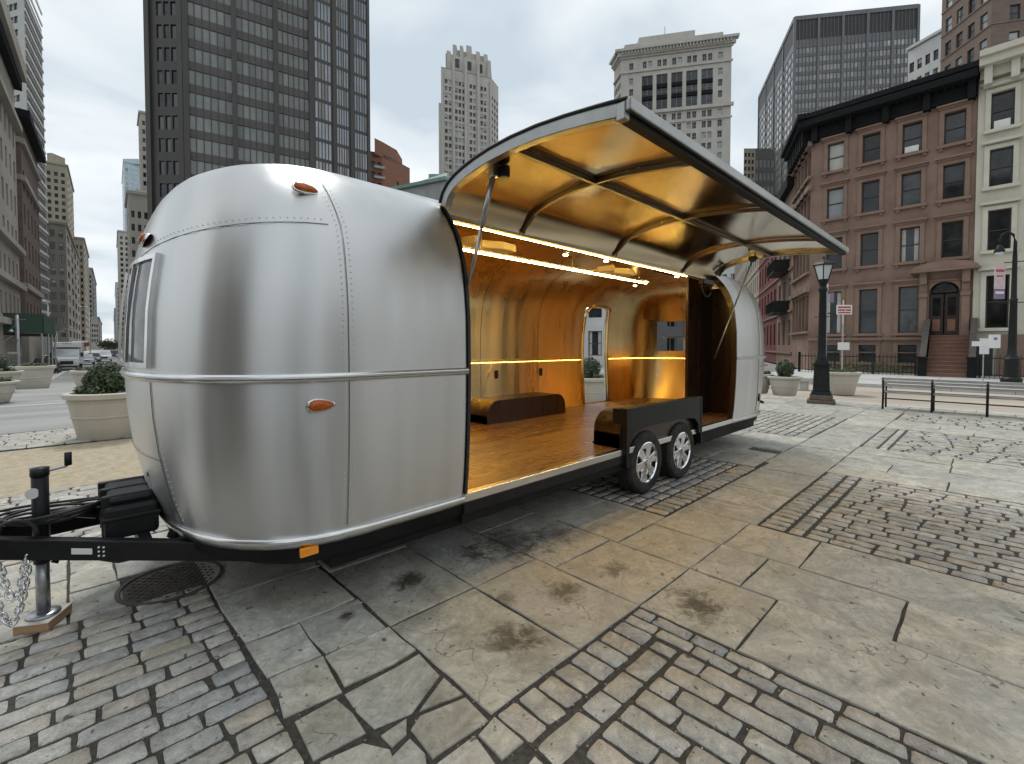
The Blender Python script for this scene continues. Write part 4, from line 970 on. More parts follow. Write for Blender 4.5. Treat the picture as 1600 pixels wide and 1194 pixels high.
class Bld:
    def __init__(s, name, label, Q, z0, z1, wall, back=15., cat='building', roof='grey_stone', group=None):
        s.Q = [Vector(q) for q in Q]; s.z0, s.z1 = z0, z1; s.root = thing(name, label, cat, (s.Q[0].x, s.Q[0].y, z0), 0, group); s.O = Vector((s.Q[0].x, s.Q[0].y, z0)); s.wall = wall; s.wins = []
        cen = (s.Q[0] + s.Q[-1]) / 2; F = cen.normalized() * back
        s.back = [s.Q[-1] + F, s.Q[0] + F]; s.done = set(); poly = s.Q + s.back
        s.part(MB().prism([(p.x, p.y) for p in poly], z1 - .4, z1), 'roof', roof)
        b = MB(); k = len(poly)
        for i in range(len(s.Q) - 1, k): a, c = poly[i], poly[(i + 1) % k]; b.quad((a.x, a.y, z0), (c.x, c.y, z0), (c.x, c.y, z1 - .2), (a.x, a.y, z1 - .2))
        s.part(b, 'rear_wall', wall)
    def part(s, mb, name, m, parent=None, **k):
        mb.v = [(p[0] - s.O.x, p[1] - s.O.y, p[2] - s.O.z) for p in mb.v]; return mb.build(name, m, parent or s.root, **k)
    def fr(s, i):
        a, c = s.Q[i], s.Q[i + 1]; return a, (c - a).normalized(), (c - a).length
    def P(s, i, a, z, out=0.):
        O, d, l = s.fr(i); return Vector((O.x + d.x * a + d.y * out, O.y + d.y * a - d.x * out, z))
    def face(s, i, ops=(), dep=.25, style='sash', glass=('win_glass',), frame='win_frame', wall=None, pick=None):
        O, d, l = s.fr(i); b = MB(); ops = [o for o in ops if o[0] > .01 and o[1] < l - .01 and o[3] < s.z1 - .02 and o[2] > s.z0 + .01]
        wall_mesh(b, O, d, l, s.z0, s.z1, ops, dep); s.part(b, 'wall', wall or s.wall, fix=False)
        rz = math.atan2(d.y, d.x)
        for o in ops:
            g = pick(o) if pick else random.choice(glass); sty = style
            if style == 'sash': sty = random.choice(('sash', 'sash', 'sash', 'sashb', 'sashc'))
            p = s.P(i, (o[0] + o[1]) / 2, o[2]); s.wins.append((p, rz, window_mesh(o[1] - o[0], o[3] - o[2], sty, dep - .005, (g, frame) + (('win_blind',) if sty in ('sashb', 'sashc') else ()))))
    def band(s, i, z0, z1, out, m, name='string_course', a0=None, a1=None, ext=0., bev=0):
        O, d, l = s.fr(i); a0 = -ext if a0 is None else a0; a1 = l + ext if a1 is None else a1; b = MB(); vs = []
        for z in (z0, z1): vs += [s.P(i, a0, z, .0), s.P(i, a1, z, .0), s.P(i, a1, z, out), s.P(i, a0, z, out)]
        b.add(vs, [(3, 2, 1, 0), (4, 5, 6, 7), (0, 1, 5, 4), (1, 2, 6, 5), (2, 3, 7, 6), (3, 0, 4, 7)]); return s.part(b, name, m, bevel=bev)
    def pier(s, i, a, w_, z0, z1, out, m, name='pier'): return s.band(i, z0, z1, out, m, name, a - w_ / 2, a + w_ / 2)
    def finish(s, cap=300):
        def key(wn):
            q = proj(wn[0])
            if not q or not (-40 < q[0] < 1640 and -60 < q[1] < 640): return 1e6
            return q[2]
        ws = sorted(s.wins, key=key)
        for p, rz, me in ws[:cap]: inst('window', me, s.root, p - s.O, rz)
        if len(ws) > cap:
            b = {}
            for p, rz, me in ws[cap:]:
                k = tuple(m_.name for m_ in me.materials); B = b.setdefault(k, MB()); o = p - s.O; c, sn = math.cos(rz), math.sin(rz)
                vs = [(o.x + v.co.x * c - v.co.y * sn, o.y + v.co.x * sn + v.co.y * c, o.z + v.co.z) for v in me.vertices]
                base = len(B.v); B.v += vs
                for f in me.polygons: B.f.append(tuple(base + q for q in f.vertices)); B.m.append(f.material_index)
            A = MB(); names = []
            for k, B in b.items():
                for q in k:
                    if q not in names: names.append(q)
                base = len(A.v); A.v += B.v
                for f, mi in zip(B.f, B.m): A.f.append(tuple(base + q for q in f)); A.m.append(names.index(k[mi]))
            tag(A.build('distant_windows', names, s.root, fix=False), kind='stuff')
        return s.root
def grid_ops(l, z0, z1, pitch, wh, ncol, ww, m0=0., m1=None, sill=.35, skip=None):
    m1 = l if m1 is None else m1; ops = []; n = int((z1 - z0) / pitch); cw = (m1 - m0) / ncol
    for r in range(n):
        for c in range(ncol):
            if skip and skip(r, c): continue
            a = m0 + (c + .5) * cw; ops.append((a - ww / 2, a + ww / 2, z0 + r * pitch + sill, z0 + r * pitch + sill + wh))
    return ops
def run(start_u, d0, vp, us):
    """plan points along one street line, cut at picture columns"""
    P0 = pl(start_u, d0); D = hd(vp); return [P0] + [hitcol(P0, D, u) for u in us]

# ---- dark slab tower behind the trailer
A = pl(236, 99); B_ = hitcol(A, RT, 299); C_ = hitcol(B_, hd(2000), 491); D_ = hitcol(C_, hd(1650), 580)
t = Bld('office_tower', 'very tall dark bronze office tower with ribbon windows rising behind the trailer roof', [A, B_, C_, D_], 0, 104, 'tower_spandrel', 30)
l = t.fr(0)[2]; t.face(0, grid_ops(l, 4, 102, 4.75, 2.9, 3, l * .13, l * .28, l * .80, .9), .3, 'bare', ('tower_glass_dark', 'win_glass'), 'tower_metal', 'tower_metal')
l = t.fr(1)[2]; bays = [(0.01, .345), (.375, .68), (.71, .985)]; ops = []
for a, c in bays: ops += grid_ops(l, 4, 102, 4.75, 3.0, 6, l * (c - a) / 6 - .16, l * a, l * c, 1.2)
t.face(1, ops, .22, 'bare', ('tower_glass',), 'tower_metal')
for a in (.0, .36, .695, 1.0): t.pier(1, l * a, l * .042, 0, 104, .75, 'tower_metal')
for a, c in bays:
    for k in range(1, 6): t.pier(1, l * (a + (c - a) * k / 6), .10, 3, 103, .12, 'tower_metal', 'mullion')
l = t.fr(2)[2]; bays = [(.06, .33), (.42, .63), (.73, .96)]; ops = []
for a, c in bays: ops += grid_ops(l, 4, 102, 4.75, 3.9, 5, l * (c - a) / 5 - .22, l * a, l * c, .5)
t.face(2, ops, .05, 'bare', ('tower_glass_mirror', 'tower_glass_mirror', 'tower_glass_mirror', 'tower_glass'), 'tower_metal', 'tower_metal')
for a in (.02, .375, .68, .985): t.pier(2, l * a, l * .05, 0, 104, .3, 'tower_metal')
for a in (.1, .9): t.pier(0, t.fr(0)[2] * a, 1.0, 0, 104, .6, 'tower_metal')
t.finish()

# ---- art deco tower
d = 225
P0 = pl(691, d); P1 = hitcol(P0, hd(2600), 768); P2 = hitcol(P1, hd(1100), 779)
def deco(P, z0, z1, first):
    return P
t = Bld('deco_tower', 'tall pale art deco tower with stepped crown seen left of the raised hatch', [P0, P1, P2], 0, zt(112, d), 'limestone2', 22)
l = t.fr(0)[2]; top = zt(118, d)
cols = [(.10, 2, .07, .06), (.30, 3, .05, .035), (.62, 2, .05, .05), (.83, 2, .05, .04)]; ops = []
for c0, n_c, ww, gp in [(.07, 2, .055, .02), (.27, 3, .05, .02), (.56, 2, .05, .02), (.78, 2, .05, .02)]:
    for k in range(n_c):
        a = l * (c0 + k * (ww + gp))
        for r in range(36):
            z = 20 + r * 3.4
            if z + 2.2 < top - 3: ops.append((a, a + l * ww, z, z + 2.0))
t.face(0, ops, .4, 'sash', ('win_glass', 'win_glass', 'win_glass', 'win_glass_lt'), 'win_frame_lt')
t.face(1, grid_ops(t.fr(1)[2], 20, top - 4, 3.4, 2.0, 3, 1.6), .4, 'bare', ('win_glass',), 'win_frame_lt')
for a, w_, h in [(.015, .035, 140), (.235, .035, 95), (.475, .05, 90), (.73, .05, 90), (.985, .04, 140)]: t.pier(0, l * a, l * w_, 0, zt(h if h < 130 else 118, d), .9, 'limestone2')
# lower shoulder wing on the left and the crown
A0 = pl(687, d - 1); A1 = hitcol(A0, hd(2600), 694)
b = MB().prism([(p.x, p.y) for p in (A0, A1, A1 + FW * 14, A0 + FW * 14)], 0, zt(168, d)); t.part(b, 'side_wing', 'limestone2')
for (ua, ub, v, dd) in [(697, 767, 85, 2.5), (708, 762, 74, 3.5), (699, 705, 82, 1.6), (708, 714, 69, 2.4), (719, 724, 68, 2.4), (729, 737, 65, 2.4), (744, 750, 71, 2.4), (756, 762, 72, 2.4), (762, 767, 82, 1.6)]:
    q0 = hitcol(P0 + hd(2600).orthogonal() * 0, hd(2600), ua) + FW * dd; q1 = hitcol(P0, hd(2600), ub) + FW * dd
    t.part(MB().prism([(p.x, p.y) for p in (q0, q1, q1 + FW * (12 if ub - ua > 20 else 3), q0 + FW * (12 if ub - ua > 20 else 3))], zt(122, d), zt(v, d)), 'crown_step' if ub - ua > 20 else 'crown_pinnacle', 'limestone2')
for u_ in (712, 731, 748):
    q0 = hitcol(P0, hd(2600), u_) + FW * 2.2; q1 = hitcol(P0, hd(2600), u_ + 6) + FW * 2.2
    t.part(MB().prism([(p.x, p.y) for p in (q0, q1, q1 + FW * .4, q0 + FW * .4)], zt(103, d), zt(90, d)), 'crown_opening', 'win_glass')
t.finish()

# ---- small brick tower block and the green copper-roofed hall, between the two towers
d = 150
Q = [pl(570, d)]; Q.append(hitcol(Q[0], hd(2200), 600)); Q.append(hitcol(Q[1], hd(1150), 642))
t = Bld('brick_block', 'red brick apartment block with balconies peeking up beside the dark tower', Q, 0, zt(238, d), 'brick_red', 20)
t.face(0, grid_ops(t.fr(0)[2], 10, zt(240, d), 3.3, 1.9, 3, 1.3), .5, 'bare', ('win_glass',)); l = t.fr(1)[2]
t.face(1, grid_ops(l, 10, zt(262, d), 3.3, 1.6, 3, .9, l * .45, l), .3, 'bare', ('win_glass',))
for r in range(16): t.band(0, 10.2 + r * 3.3, 10.9 + r * 3.3, .8, 'concrete_lt', 'balcony', t.fr(0)[2] * .55, t.fr(0)[2] + .6)
q0 = hitcol(Q[1], hd(1150), 601); q1 = hitcol(Q[1], hd(1150), 622)
t.part(MB().prism([(p.x, p.y) for p in (pl(588, d), q0, q1, q1 + FW * 8, pl(588, d) + FW * 8)], zt(244, d), zt(220, d)), 'stair_tower', 'brick_red')
t.finish()
d = 120
Q = [pl(612, d), pl(700, d - 8)]
t = Bld('copper_roof_hall', 'low hall with pale green copper roof just above the trailer roof', Q, 0, zt(300, d), 'grey_stone', 22)
l = t.fr(0)[2]; t.face(0, grid_ops(l, 6, zt(300, d), 4, 2, 8, 1.1), .3, 'sash', ('win_glass',))
a, c = Q; F = FW * 18
t.part(MB().add([(a.x, a.y, zt(300, d)), (c.x, c.y, zt(300, d)), (c.x + F.x, c.y + F.y, zt(300, d)), (a.x + F.x, a.y + F.y, zt(300, d)), (a.x + F.x * .3 + 2, a.y + F.y * .3, zt(284, d)), (c.x + F.x * .3 - 1, c.y + F.y * .3, zt(280, d)), (c.x + F.x * .7 - 1, c.y + F.y * .7, zt(280, d)), (a.x + F.x * .7 + 2, a.y + F.y * .7, zt(284, d))], [(0, 1, 5, 4), (1, 2, 6, 5), (2, 3, 7, 6), (3, 0, 4, 7), (4, 5, 6, 7)]), 'copper_roof', 'copper')
t.band(0, zt(302, d), zt(297, d), .8, 'copper', 'cornice')
q0, q1 = pl(671, d + 4), pl(688, d + 4)
t.part(MB().prism([(p.x, p.y) for p in (q0, q1, q1 + FW * 4, q0 + FW * 4)], zt(290, d), zt(275, d + 4)), 'roof_house', 'copper')
t.finish()

# ---- limestone tower behind the hatch
d = 160
P0 = pl(967, d); VPc = -2600; Dn = -hd(VPc) if False else (pl(967, d) - pl(967, d))
dirm = (pl(1137, d - 7.5) - P0); P1 = P0 + dirm; PL = hitcol(P0, hd(700), 957)
zc = zt(98, d); 
t = Bld('limestone_tower', 'pale limestone tower with heavy bracketed cornice behind the raised hatch', [PL, P0, P1], 0, zc, 'limestone2', 22)
l = t.fr(1)[2]; ops = []
zw = [zt(v, d) for v in range(110, 560, 16)]
def col(a, ww, z, h): ops.append((l * a - ww / 2, l * a + ww / 2, z, z + h))
st = 3.55; ztop = zc - 4.6
xs_side = (.10, .905); xs_mid = [(.225, .275), (.36, .41), (.495, .545), (.63, .68), (.765, .815)]
for a in xs_side: col(a, 1.35, ztop, 2.2)
for p_ in xs_mid:
    for a in p_: col(a, 1.25, ztop, 2.2)
for k in range(3):
    z = ztop - 5.4 - k * st * 1.02
    for a in xs_side: col(a, 1.3, z + .3, 2.2)
for p_ in xs_mid: ops.append((l * (p_[0] - .026), l * (p_[1] + .026), ztop - 14.2, ztop - 2.6))
for k in range(26):
    z = ztop - 18.2 - k * st
    if z < 6: break
    for a in xs_side: col(a, 1.35, z, 2.1)
    for p_ in xs_mid:
        for a in p_: col(a, 1.25, z, 2.1)
t.face(1, ops, .45, 'pair', ('win_glass', 'win_glass', 'win_glass', 'win_glass_lt'), 'win_frame_lt', pick=lambda o: 'win_glass' if o[3] - o[2] > 4 else random.choice(('win_glass', 'win_glass', 'win_glass_lt')))
for p_ in xs_mid:
    for k in (0, 1): t.band(1, ztop - 10.7 + k * 3.7, ztop - 9.5 + k * 3.7, -.25, 'cornice_black', 'spandrel', l * (p_[0] - .026), l * (p_[1] + .026))
t.face(0, grid_ops(t.fr(0)[2], 8, zc - 3, 3.55, 2, 4, 1.2), .3, 'bare', ('win_glass',), 'win_frame_lt', 'limestone')
for z0, z1, o in [(ztop - 1.2, ztop - .6, .4), (ztop - 15.6, ztop - 14.6, .7), (ztop - 19.3, ztop - 18.8, .35), (zc - 1.0, zc - .4, .5), (zc - .4, zc + 1.0, 1.1)]:
    for i in (0, 1): t.band(i, z0, z1, o, 'limestone2', ext=o if i == 1 else 0)
for i in (0, 1): t.band(i, zc + 1.0, zc + 1.8, 1.9, 'limestone2', 'cornice', ext=1.9 if i else 0)
n_ = 34
for k in range(n_): t.pier(1, l * (k + .5) / n_, .38, zc - .1, zc + 1.0, 1.7, 'limestone', 'bracket')
t.part(MB().prism([(p.x, p.y) for p in (P0 + dirm * .05 + FW * 2, P0 + dirm * .95 + FW * 2, P0 + dirm * .95 + FW * 14, P0 + dirm * .05 + FW * 14)], zc, zc + 5.2), 'parapet', 'limestone2')
t.part(MB().prism([(p.x, p.y) for p in (P0 + dirm * .2 + FW * 4, P0 + dirm * .72 + FW * 4, P0 + dirm * .72 + FW * 12, P0 + dirm * .2 + FW * 12)], zc + 5.2, zc + 8.3), 'roof_house', 'limestone2')
q = P0 + dirm * .46 + FW * 6; t.part(MB().tube([(q.x, q.y, zc + 8), (q.x, q.y, zc + 12)], .15, 6), 'flagpole', 'pole_grey')
t.finish()

# ---- dark curtain-wall slab on the right
d = 195
P0 = pl(1233, d); P1 = hitcol(P0, -hd(-3200) if False else (pl(1422, d - 7) - P0), 1422); PL = hitcol(P0, hd(1010), 1180)
zc = zt(38, d)
t = Bld('curtain_wall_tower', 'dark grey glass office slab with black louvred top storey above the brownstone', [PL, P0, P1], 0, zc, 'curtain_metal', 24)
l = t.fr(1)[2]; ops = []; nb = 5
for k in range(nb): ops += grid_ops(l, 10, zc - 10.5, 3.75, 2.25, 6, l / nb / 6 - .28, l * k / nb + .5, l * (k + 1) / nb - .5, .8)
t.face(1, ops, .18, 'bare', ('curtain_glass', 'curtain_glass', 'curtain_glass', 'win_blind'), 'curtain_metal')
for k in range(nb):
    t.band(1, zc - 9.3, zc - 1.4, .06, 'curtain_louvre', 'louvre_bank', l * k / nb + .5, l * (k + 1) / nb - .5)
    for q in range(1, 6): t.pier(1, l * k / nb + .5 + (l / nb - 1) * q / 6, .16, 8, zc - 1.4, .22, 'curtain_metal', 'mullion')
for k in range(nb + 1): t.pier(1, l * k / nb, .9, 0, zc, .5, 'curtain_metal')
t.band(1, zc - 1.4, zc + .3, .4, 'curtain_metal', 'parapet'); t.band(0, zc - 1.4, zc + .3, .4, 'curtain_metal', 'parapet')
l = t.fr(0)[2]; t.face(0, grid_ops(l, 10, zc - 10.5, 3.75, 2.6, 14, l / 14 - .5, .5, l - .5, .5), .18, 'bare', ('curtain_glass', 'win_glass_lt', 'curtain_glass'), 'curtain_metal')
t.band(0, zc - 9.3, zc - 1.4, .06, 'curtain_louvre', 'louvre_bank', .6, l - .6)
for k in range(5): t.pier(0, l * k / 4, .8, 0, zc, .4, 'curtain_metal')
t.finish()
# far beige and dark blocks peeking between hatch and slab
d = 230
t = Bld('far_block', 'small distant beige block just left of the dark glass slab', [pl(1158, d), pl(1186, d)], 0, zt(236, d), 'tan_stone', 15); l = t.fr(0)[2]
t.face(0, grid_ops(l, 20, zt(238, d), 3.4, 2, 5, 1.1), .3, 'bare', ('win_glass',)); t.finish()
d = 120
t = Bld('dark_block', 'plain black-grey block low in front of the dark glass slab', [pl(1176, d), pl(1206, d)], 0, zt(236, d), 'tower_metal', 15); l = t.fr(0)[2]
t.face(0, grid_ops(l, 10, zt(240, d), 3.4, 2, 5, .8), .1, 'bare', ('tower_glass_dark',)); t.finish()

# ---- tall brick apartment house and white building behind the cream house
d = 62
P0 = pl(1458, d + 4); P1 = hitcol(P0, pl(1540, d - 4) - P0, 1534); P2 = P1 + (pl(1680, d - 6) - P1)
t = Bld('brick_apartment_tower', 'tall brown brick apartment building rising behind the cream townhouse', [P0, P1, P2], 0, 62, 'brick_apt', 20)
l = t.fr(0)[2]; t.face(0, grid_ops(l, 12, 60, 3.25, 1.9, 4, 1.0, l * .04, l * .98, .6), .22, 'sash', ('win_glass', 'win_glass_lt', 'win_glass'), 'win_frame')
l = t.fr(1)[2]; t.face(1, grid_ops(l, 12, 60, 3.25, 1.9, 4, 1.05, l * .15, l, .6), .22, 'sash', ('win_glass_lt', 'win_glass'), 'win_frame')
for i in (0, 1):
    for r in range(14): t.band(i, 12.45 + r * 3.25, 12.58 + r * 3.25, .10, 'brownstone_trim', 'sill_course')
t.finish()
d = 95
t = Bld('white_building', 'narrow white building between the glass slab and the brick apartment tower', [pl(1408, d + 3), pl(1470, d - 4)], 0, zt(72, d), 'white_stone', 15); l = t.fr(0)[2]
t.face(0, grid_ops(l, 15, zt(76, d), 3.6, 2.0, 5, .9), .3, 'sash', ('win_glass',)); t.band(0, zt(74, d), zt(70, d), .5, 'white_stone', 'cornice'); t.finish()

# ---- brownstone on the corner
XF = 35.0
CR = Vector((XF, 8.31)); FARB = hitcol(CR, hd(1090), 1237)
t = Bld('brownstone_house', 'four storey corner brownstone with black bracketed cornice and tall front steps', [FARB, CR, Vector((XF, .70))], 0, 15.6, 'brownstone', 14, 'house')
yc4 = [6.98, 5.20, 3.34, 1.57]; ops = []
A_ = lambda y: 8.31 - y
for z0, z1 in ((12.66, 14.4), (9.68, 11.57), (6.47, 8.44)):
    for y in yc4: ops.append((A_(y) - .43, A_(y) + .43, z0, z1))
for y in yc4[:3]: ops.append((A_(y) - .44, A_(y) + .44, 2.38, 5.05)); ops.append((A_(y) - .42, A_(y) + .42, .62, 1.67))
door = (A_(1.83) - .62, A_(1.83) + .62, 2.2, 5.18); ops.append(door)
def pk(o):
    if o == door: return 'cornice_black'
    if o[2] > 12 and o[0] < 2: return 'win_blind'
    if o[2] > 9 and o[0] < 2: return 'win_glass_lt'
    return random.choice(('win_glass', 'win_glass', 'dark_glass'))
t.face(1, ops, .24, 'sash', pick=pk)
# windows get a casing, hood and sill each
for o in ops:
    if o == door: continue
    a0, a1, z0, z1 = o; b = MB()
    def bx(aa, ab, za, zb, out): 
        vs = [t.P(1, a, z, q) for z in (za, zb) for a, q in ((aa, 0), (ab, 0), (ab, out), (aa, out))]
        b.add(vs, [(3, 2, 1, 0), (4, 5, 6, 7), (0, 1, 5, 4), (1, 2, 6, 5), (2, 3, 7, 6), (3, 0, 4, 7)])
    bx(a0 - .2, a0 - .002, z0, z1 + .2, .07); bx(a1 + .002, a1 + .2, z0, z1 + .2, .07); bx(a0 - .002, a1 + .002, z1 + .002, z1 + .2, .068); t.part(b, 'window_casing', 'brownstone_trim')
    b = MB(); bx(a0 - .32, a1 + .32, z1 + .30, z1 + .40, .28); bx(a0 - .26, a1 + .26, z1 + .2, z1 + .30, .16); t.part(b, 'window_hood', 'brownstone_trim')
    b = MB(); bx(a0 - .28, a1 + .28, z0 - .16, z0 - .002, .2); bx(a0 - .2, a0 - .04, z0 - .3, z0 - .16, .12); bx(a1 + .04, a1 + .2, z0 - .3, z0 - .16, .12); t.part(b, 'window_sill', 'brownstone_trim')
# blinds and air conditioners in single windows
t.band(1, 13.05 - .35, 13.05 - .02, .12, 'white_metal', 'air_conditioner', A_(3.34) - .3, A_(3.34) + .3)
# side face
l = t.fr(0)[2]; ops = []
for z0, z1 in ((12.66, 14.4), (9.68, 11.57), (6.47, 8.44), (2.6, 5.0)):
    for k in range(5): a = l * (k + .5) / 5; ops.append((a - .5, a + .5, z0, z1))
t.face(0, ops, .24, 'sash', ('win_glass',))
for o in ops:
    t.band(0, o[3] + .15, o[3] + .45, .22, 'brownstone_trim', 'window_hood', o[0] - .3, o[1] + .3); t.band(0, o[2] - .16, o[2], .2, 'brownstone_trim', 'window_sill', o[0] - .2, o[1] + .2)
# cornice
for i in (0, 1):
    l = t.fr(i)[2]; e = .9 if i == 0 else .0
    t.band(i, 15.0, 15.75, .22, 'cornice_black', 'cornice_frieze', 0, l); t.band(i, 15.76, 16.05, .75, 'cornice_black', 'cornice', -.0, l + (.75 if i == 0 else 0)); t.band(i, 16.06, 16.35, .98, 'cornice_black', 'cornice_crown', 0, l + (.98 if i == 0 else 0))
    t.band(i, 14.86, 14.99, .30, 'cornice_black', 'cornice_moulding', 0, l)
    n_ = 5 if i else 9
    for k in range(n_):
        a = .25 + (l - .5) * k / (n_ - 1); t.pier(i, a, .3, 14.7, 15.75, .52, 'cornice_black', 'bracket')
    m_ = 22 if i else 40
    for k in range(m_): t.pier(i, .3 + (l - .6) * k / (m_ - 1), .12, 15.52, 15.75, .5, 'cornice_black', 'dentil')
t.part(MB().prism([(XF - .95, 8.9), (XF - .95, .74), (XF + 6, .74), (XF + 6, 8.9)], 15.62, 16.0), 'roof_deck', 'cornice_black')
# basement bands
for z in (.35, 1.9, 1.2): t.band(1, z, z + .05, .02, 'brownstone_trim', 'string_course', 0, 5.6)
t.band(1, 1.95, 2.12, .14, 'brownstone_trim', 'water_table', 0, 5.6)
# doorway: pilasters, curved hood, arch, pair of doors
yd = 1.83
for s in (-1, 1):
    y = yd + s * .86
    t.part(MB().box(XF - .22, XF, y - .15, y + .15, 2.2, 4.35).box(XF - .3, XF, y - .19, y + .19, 4.35, 4.55).box(XF - .28, XF, y - .18, y + .18, 2.2, 2.45), 'door_pilaster', 'brownstone_trim')
    t.part(MB().box(XF - .45, XF, y - .16, y + .16, 5.05, 5.75), 'hood_bracket', 'brownstone_trim', bevel=.04)
    pts = [(yd + s * .63, 5.19)] + [(yd + s * .62 * math.sin(a), 4.56 + .62 * math.cos(a)) for a in [i * math.pi / 16 for i in range(9)]]
    t.part(MB().prism(pts, XF - .05, XF + .2, 'x'), 'arch_spandrel', 'brownstone_trim')
t.part(MB().prism([(yd - 1.0, 4.56), (yd - 1.0, 5.3), (yd + 1.0, 5.3), (yd + 1.0, 4.56), (yd + .7, 4.56), (yd + .7, 5.2), (yd - .7, 5.2), (yd - .7, 4.56)], XF - .12, XF - .001, 'x'), 'door_head', 'brownstone_trim')
pts = [(yd - 1.35, 5.76), (yd + 1.35, 5.76)] + [(yd + 1.35 * math.cos(a), 5.82 + .42 * math.sin(a)) for a in [i * math.pi / 12 for i in range(13)]]
t.part(MB().prism(pts, XF - .75, XF, 'x'), 'door_hood', 'brownstone_trim')
t.part(MB().box(XF - .82, XF, yd - 1.42, yd + 1.42, 5.70, 5.80), 'hood_shelf', 'brownstone_trim')
for s in (-1, 1):
    dl = t.part(MB().box(XF + .12, XF + .18, yd + s * .31 - .28, yd + s * .31 + .28, 2.22, 4.5), 'door', 'dark_wood')
    t.part(MB().box(XF + .10, XF + .125, yd + s * .31 - .16, yd + s * .31 + .16, 3.3, 4.3), 'door_glass', 'dark_glass', dl); t.part(MB().box(XF + .10, XF + .125, yd + s * .31 - .16, yd + s * .31 + .16, 2.45, 3.1), 'door_panel', 'brownstone_step', dl)
t.part(MB().prism([(yd + .5 * math.cos(a), 4.58 + .5 * math.sin(a)) for a in [i * math.pi / 10 for i in range(11)]], XF + .13, XF + .17, 'x'), 'fanlight', 'win_glass')
t.finish()
# stoop
st = thing('stoop', 'brownstone front steps with heavy dark balustrades leading up to the arched door', 'steps', (32.3, 1.55, 0))
nst = 11
for k in range(nst):
    x0 = 32.3 + k * .235 - 32.3; z1 = (k + 1) * 2.2 / nst
    MB().box(x0, 2.7, -.78, .78, z1 - .2, z1 - .03).build('riser', 'brownstone_step', st); MB().box(x0 - .04, x0 + .30, -.80, .80, z1 - .03, z1).build('tread', 'brownstone_trim', st)
for s in (-1, 1):
    y = s * .93
    b = MB().prism([(0.1, .0), (0.1, .55), (2.45, 2.75), (2.7, 2.75), (2.7, 0)], y - .08, y + .08, 'y'); b.build('balustrade', 'cornice_black', st)
    MB().prism([(0.02, .72), (2.45, 3.0), (2.7, 3.0), (2.7, 3.1), (2.42, 3.1), (0.02, .84)], y - .13, y + .13, 'y').build('handrail', 'iron', st)
    MB().box(-.12, .2, y - .17, y + .17, 0, .95).box(-.16, .24, y - .2, y + .2, .95, 1.05).build('newel', 'cornice_black', st)
# area railings
def railing(label, y0, y1, x=32.55):
    r = thing('iron_railing', label, 'fence', (x, (y0 + y1) / 2, 0)); h = (y1 - y0) / 2
    MB().box(-.02, .02, -h, h, .98, 1.03).build('top_rail', 'iron_black', r); MB().box(-.02, .02, -h, h, .16, .20).build('bottom_rail', 'iron_black', r)
    n_ = int((y1 - y0) / .17); b = MB()
    for k in range(n_ + 1): y = -h + k * (y1 - y0) / n_; b.box(-.011, .011, y - .011, y + .011, .02, 1.16)
    tag(b.build('bars', 'iron_black', r), kind='stuff')
    for k in range(int((y1 - y0) / 1.8) + 2):
        y = min(h, -h + k * 1.8); MB().box(-.04, .04, y - .04, y + .04, 0, 1.25).build('post', 'iron_black', r)
railing('black iron railing in front of the brownstone basement windows', 2.75, 8.2)
railing('black iron railing to the right of the stoop below the cream house', -6, .35)
# ---- cream townhouse
t = Bld('cream_townhouse', 'cream painted townhouse with bracketed cornice next to the brownstone', [Vector((XF - .12, .70)), Vector((XF - .12, -6.5))], 0, 16.1, 'cream', 14, 'house')
ops = []; B2 = lambda y: .70 - y
for y in (-.20, -2.15, -4.1):
    for z0, z1 in ((12.85, 14.75), (9.9, 11.85), (6.6, 8.7), (2.55, 5.3)): ops.append((B2(y) - .42, B2(y) + .42, z0, z1))
t.face(0, ops, .22, 'sash', ('win_glass', 'dark_glass', 'win_glass'))
for o in ops:
    a0, a1, z0, z1 = o; b = MB()
    for aa, ab, za, zb, ou in ((a0 - .2, a0 - .002, z0, z1 + .2, .07), (a1 + .002, a1 + .2, z0, z1 + .2, .07), (a0 - .002, a1 + .002, z1 + .002, z1 + .2, .068)):
        vs = [t.P(0, a, z, q) for z in (za, zb) for a, q in ((aa, 0), (ab, 0), (ab, ou), (aa, ou))]; b.add(vs, [(3, 2, 1, 0), (4, 5, 6, 7), (0, 1, 5, 4), (1, 2, 6, 5), (2, 3, 7, 6), (3, 0, 4, 7)])
    t.part(b, 'window_casing', 'cream_trim'); t.band(0, z1 + .28, z1 + .42, .26, 'cream_trim', 'window_hood', a0 - .3, a1 + .3); t.band(0, z0 - .16, z0, .2, 'cream_trim', 'window_sill', a0 - .26, a1 + .26)
l = t.fr(0)[2]
t.band(0, 15.5, 16.0, .3, 'cream_trim', 'cornice_frieze', 0.05, l); t.band(0, 16.0, 16.4, .85, 'cream_trim', 'cornice', 0.02, l); t.band(0, 16.4, 16.7, 1.05, 'cream_trim', 'cornice_crown', 0.02, l); t.band(0, 15.2, 15.35, .12, 'cream_trim', 'string_course', 0.05, l)
for k in range(8): t.pier(0, .35 + k * .95, .3, 15.1, 16.0, .6, 'cream_trim', 'bracket')
t.band(0, 0, 2.2, .10, 'brownstone', 'basement_wall', .95, l); t.band(0, 0.02, 1.9, .04, 'win_frame', 'basement_door', .1, .8)
t.band(0, 13.0 - .14, 13.24, .14, 'white_metal', 'air_conditioner', B2(-.2) - .3, B2(-.2) + .28)
t.finish()
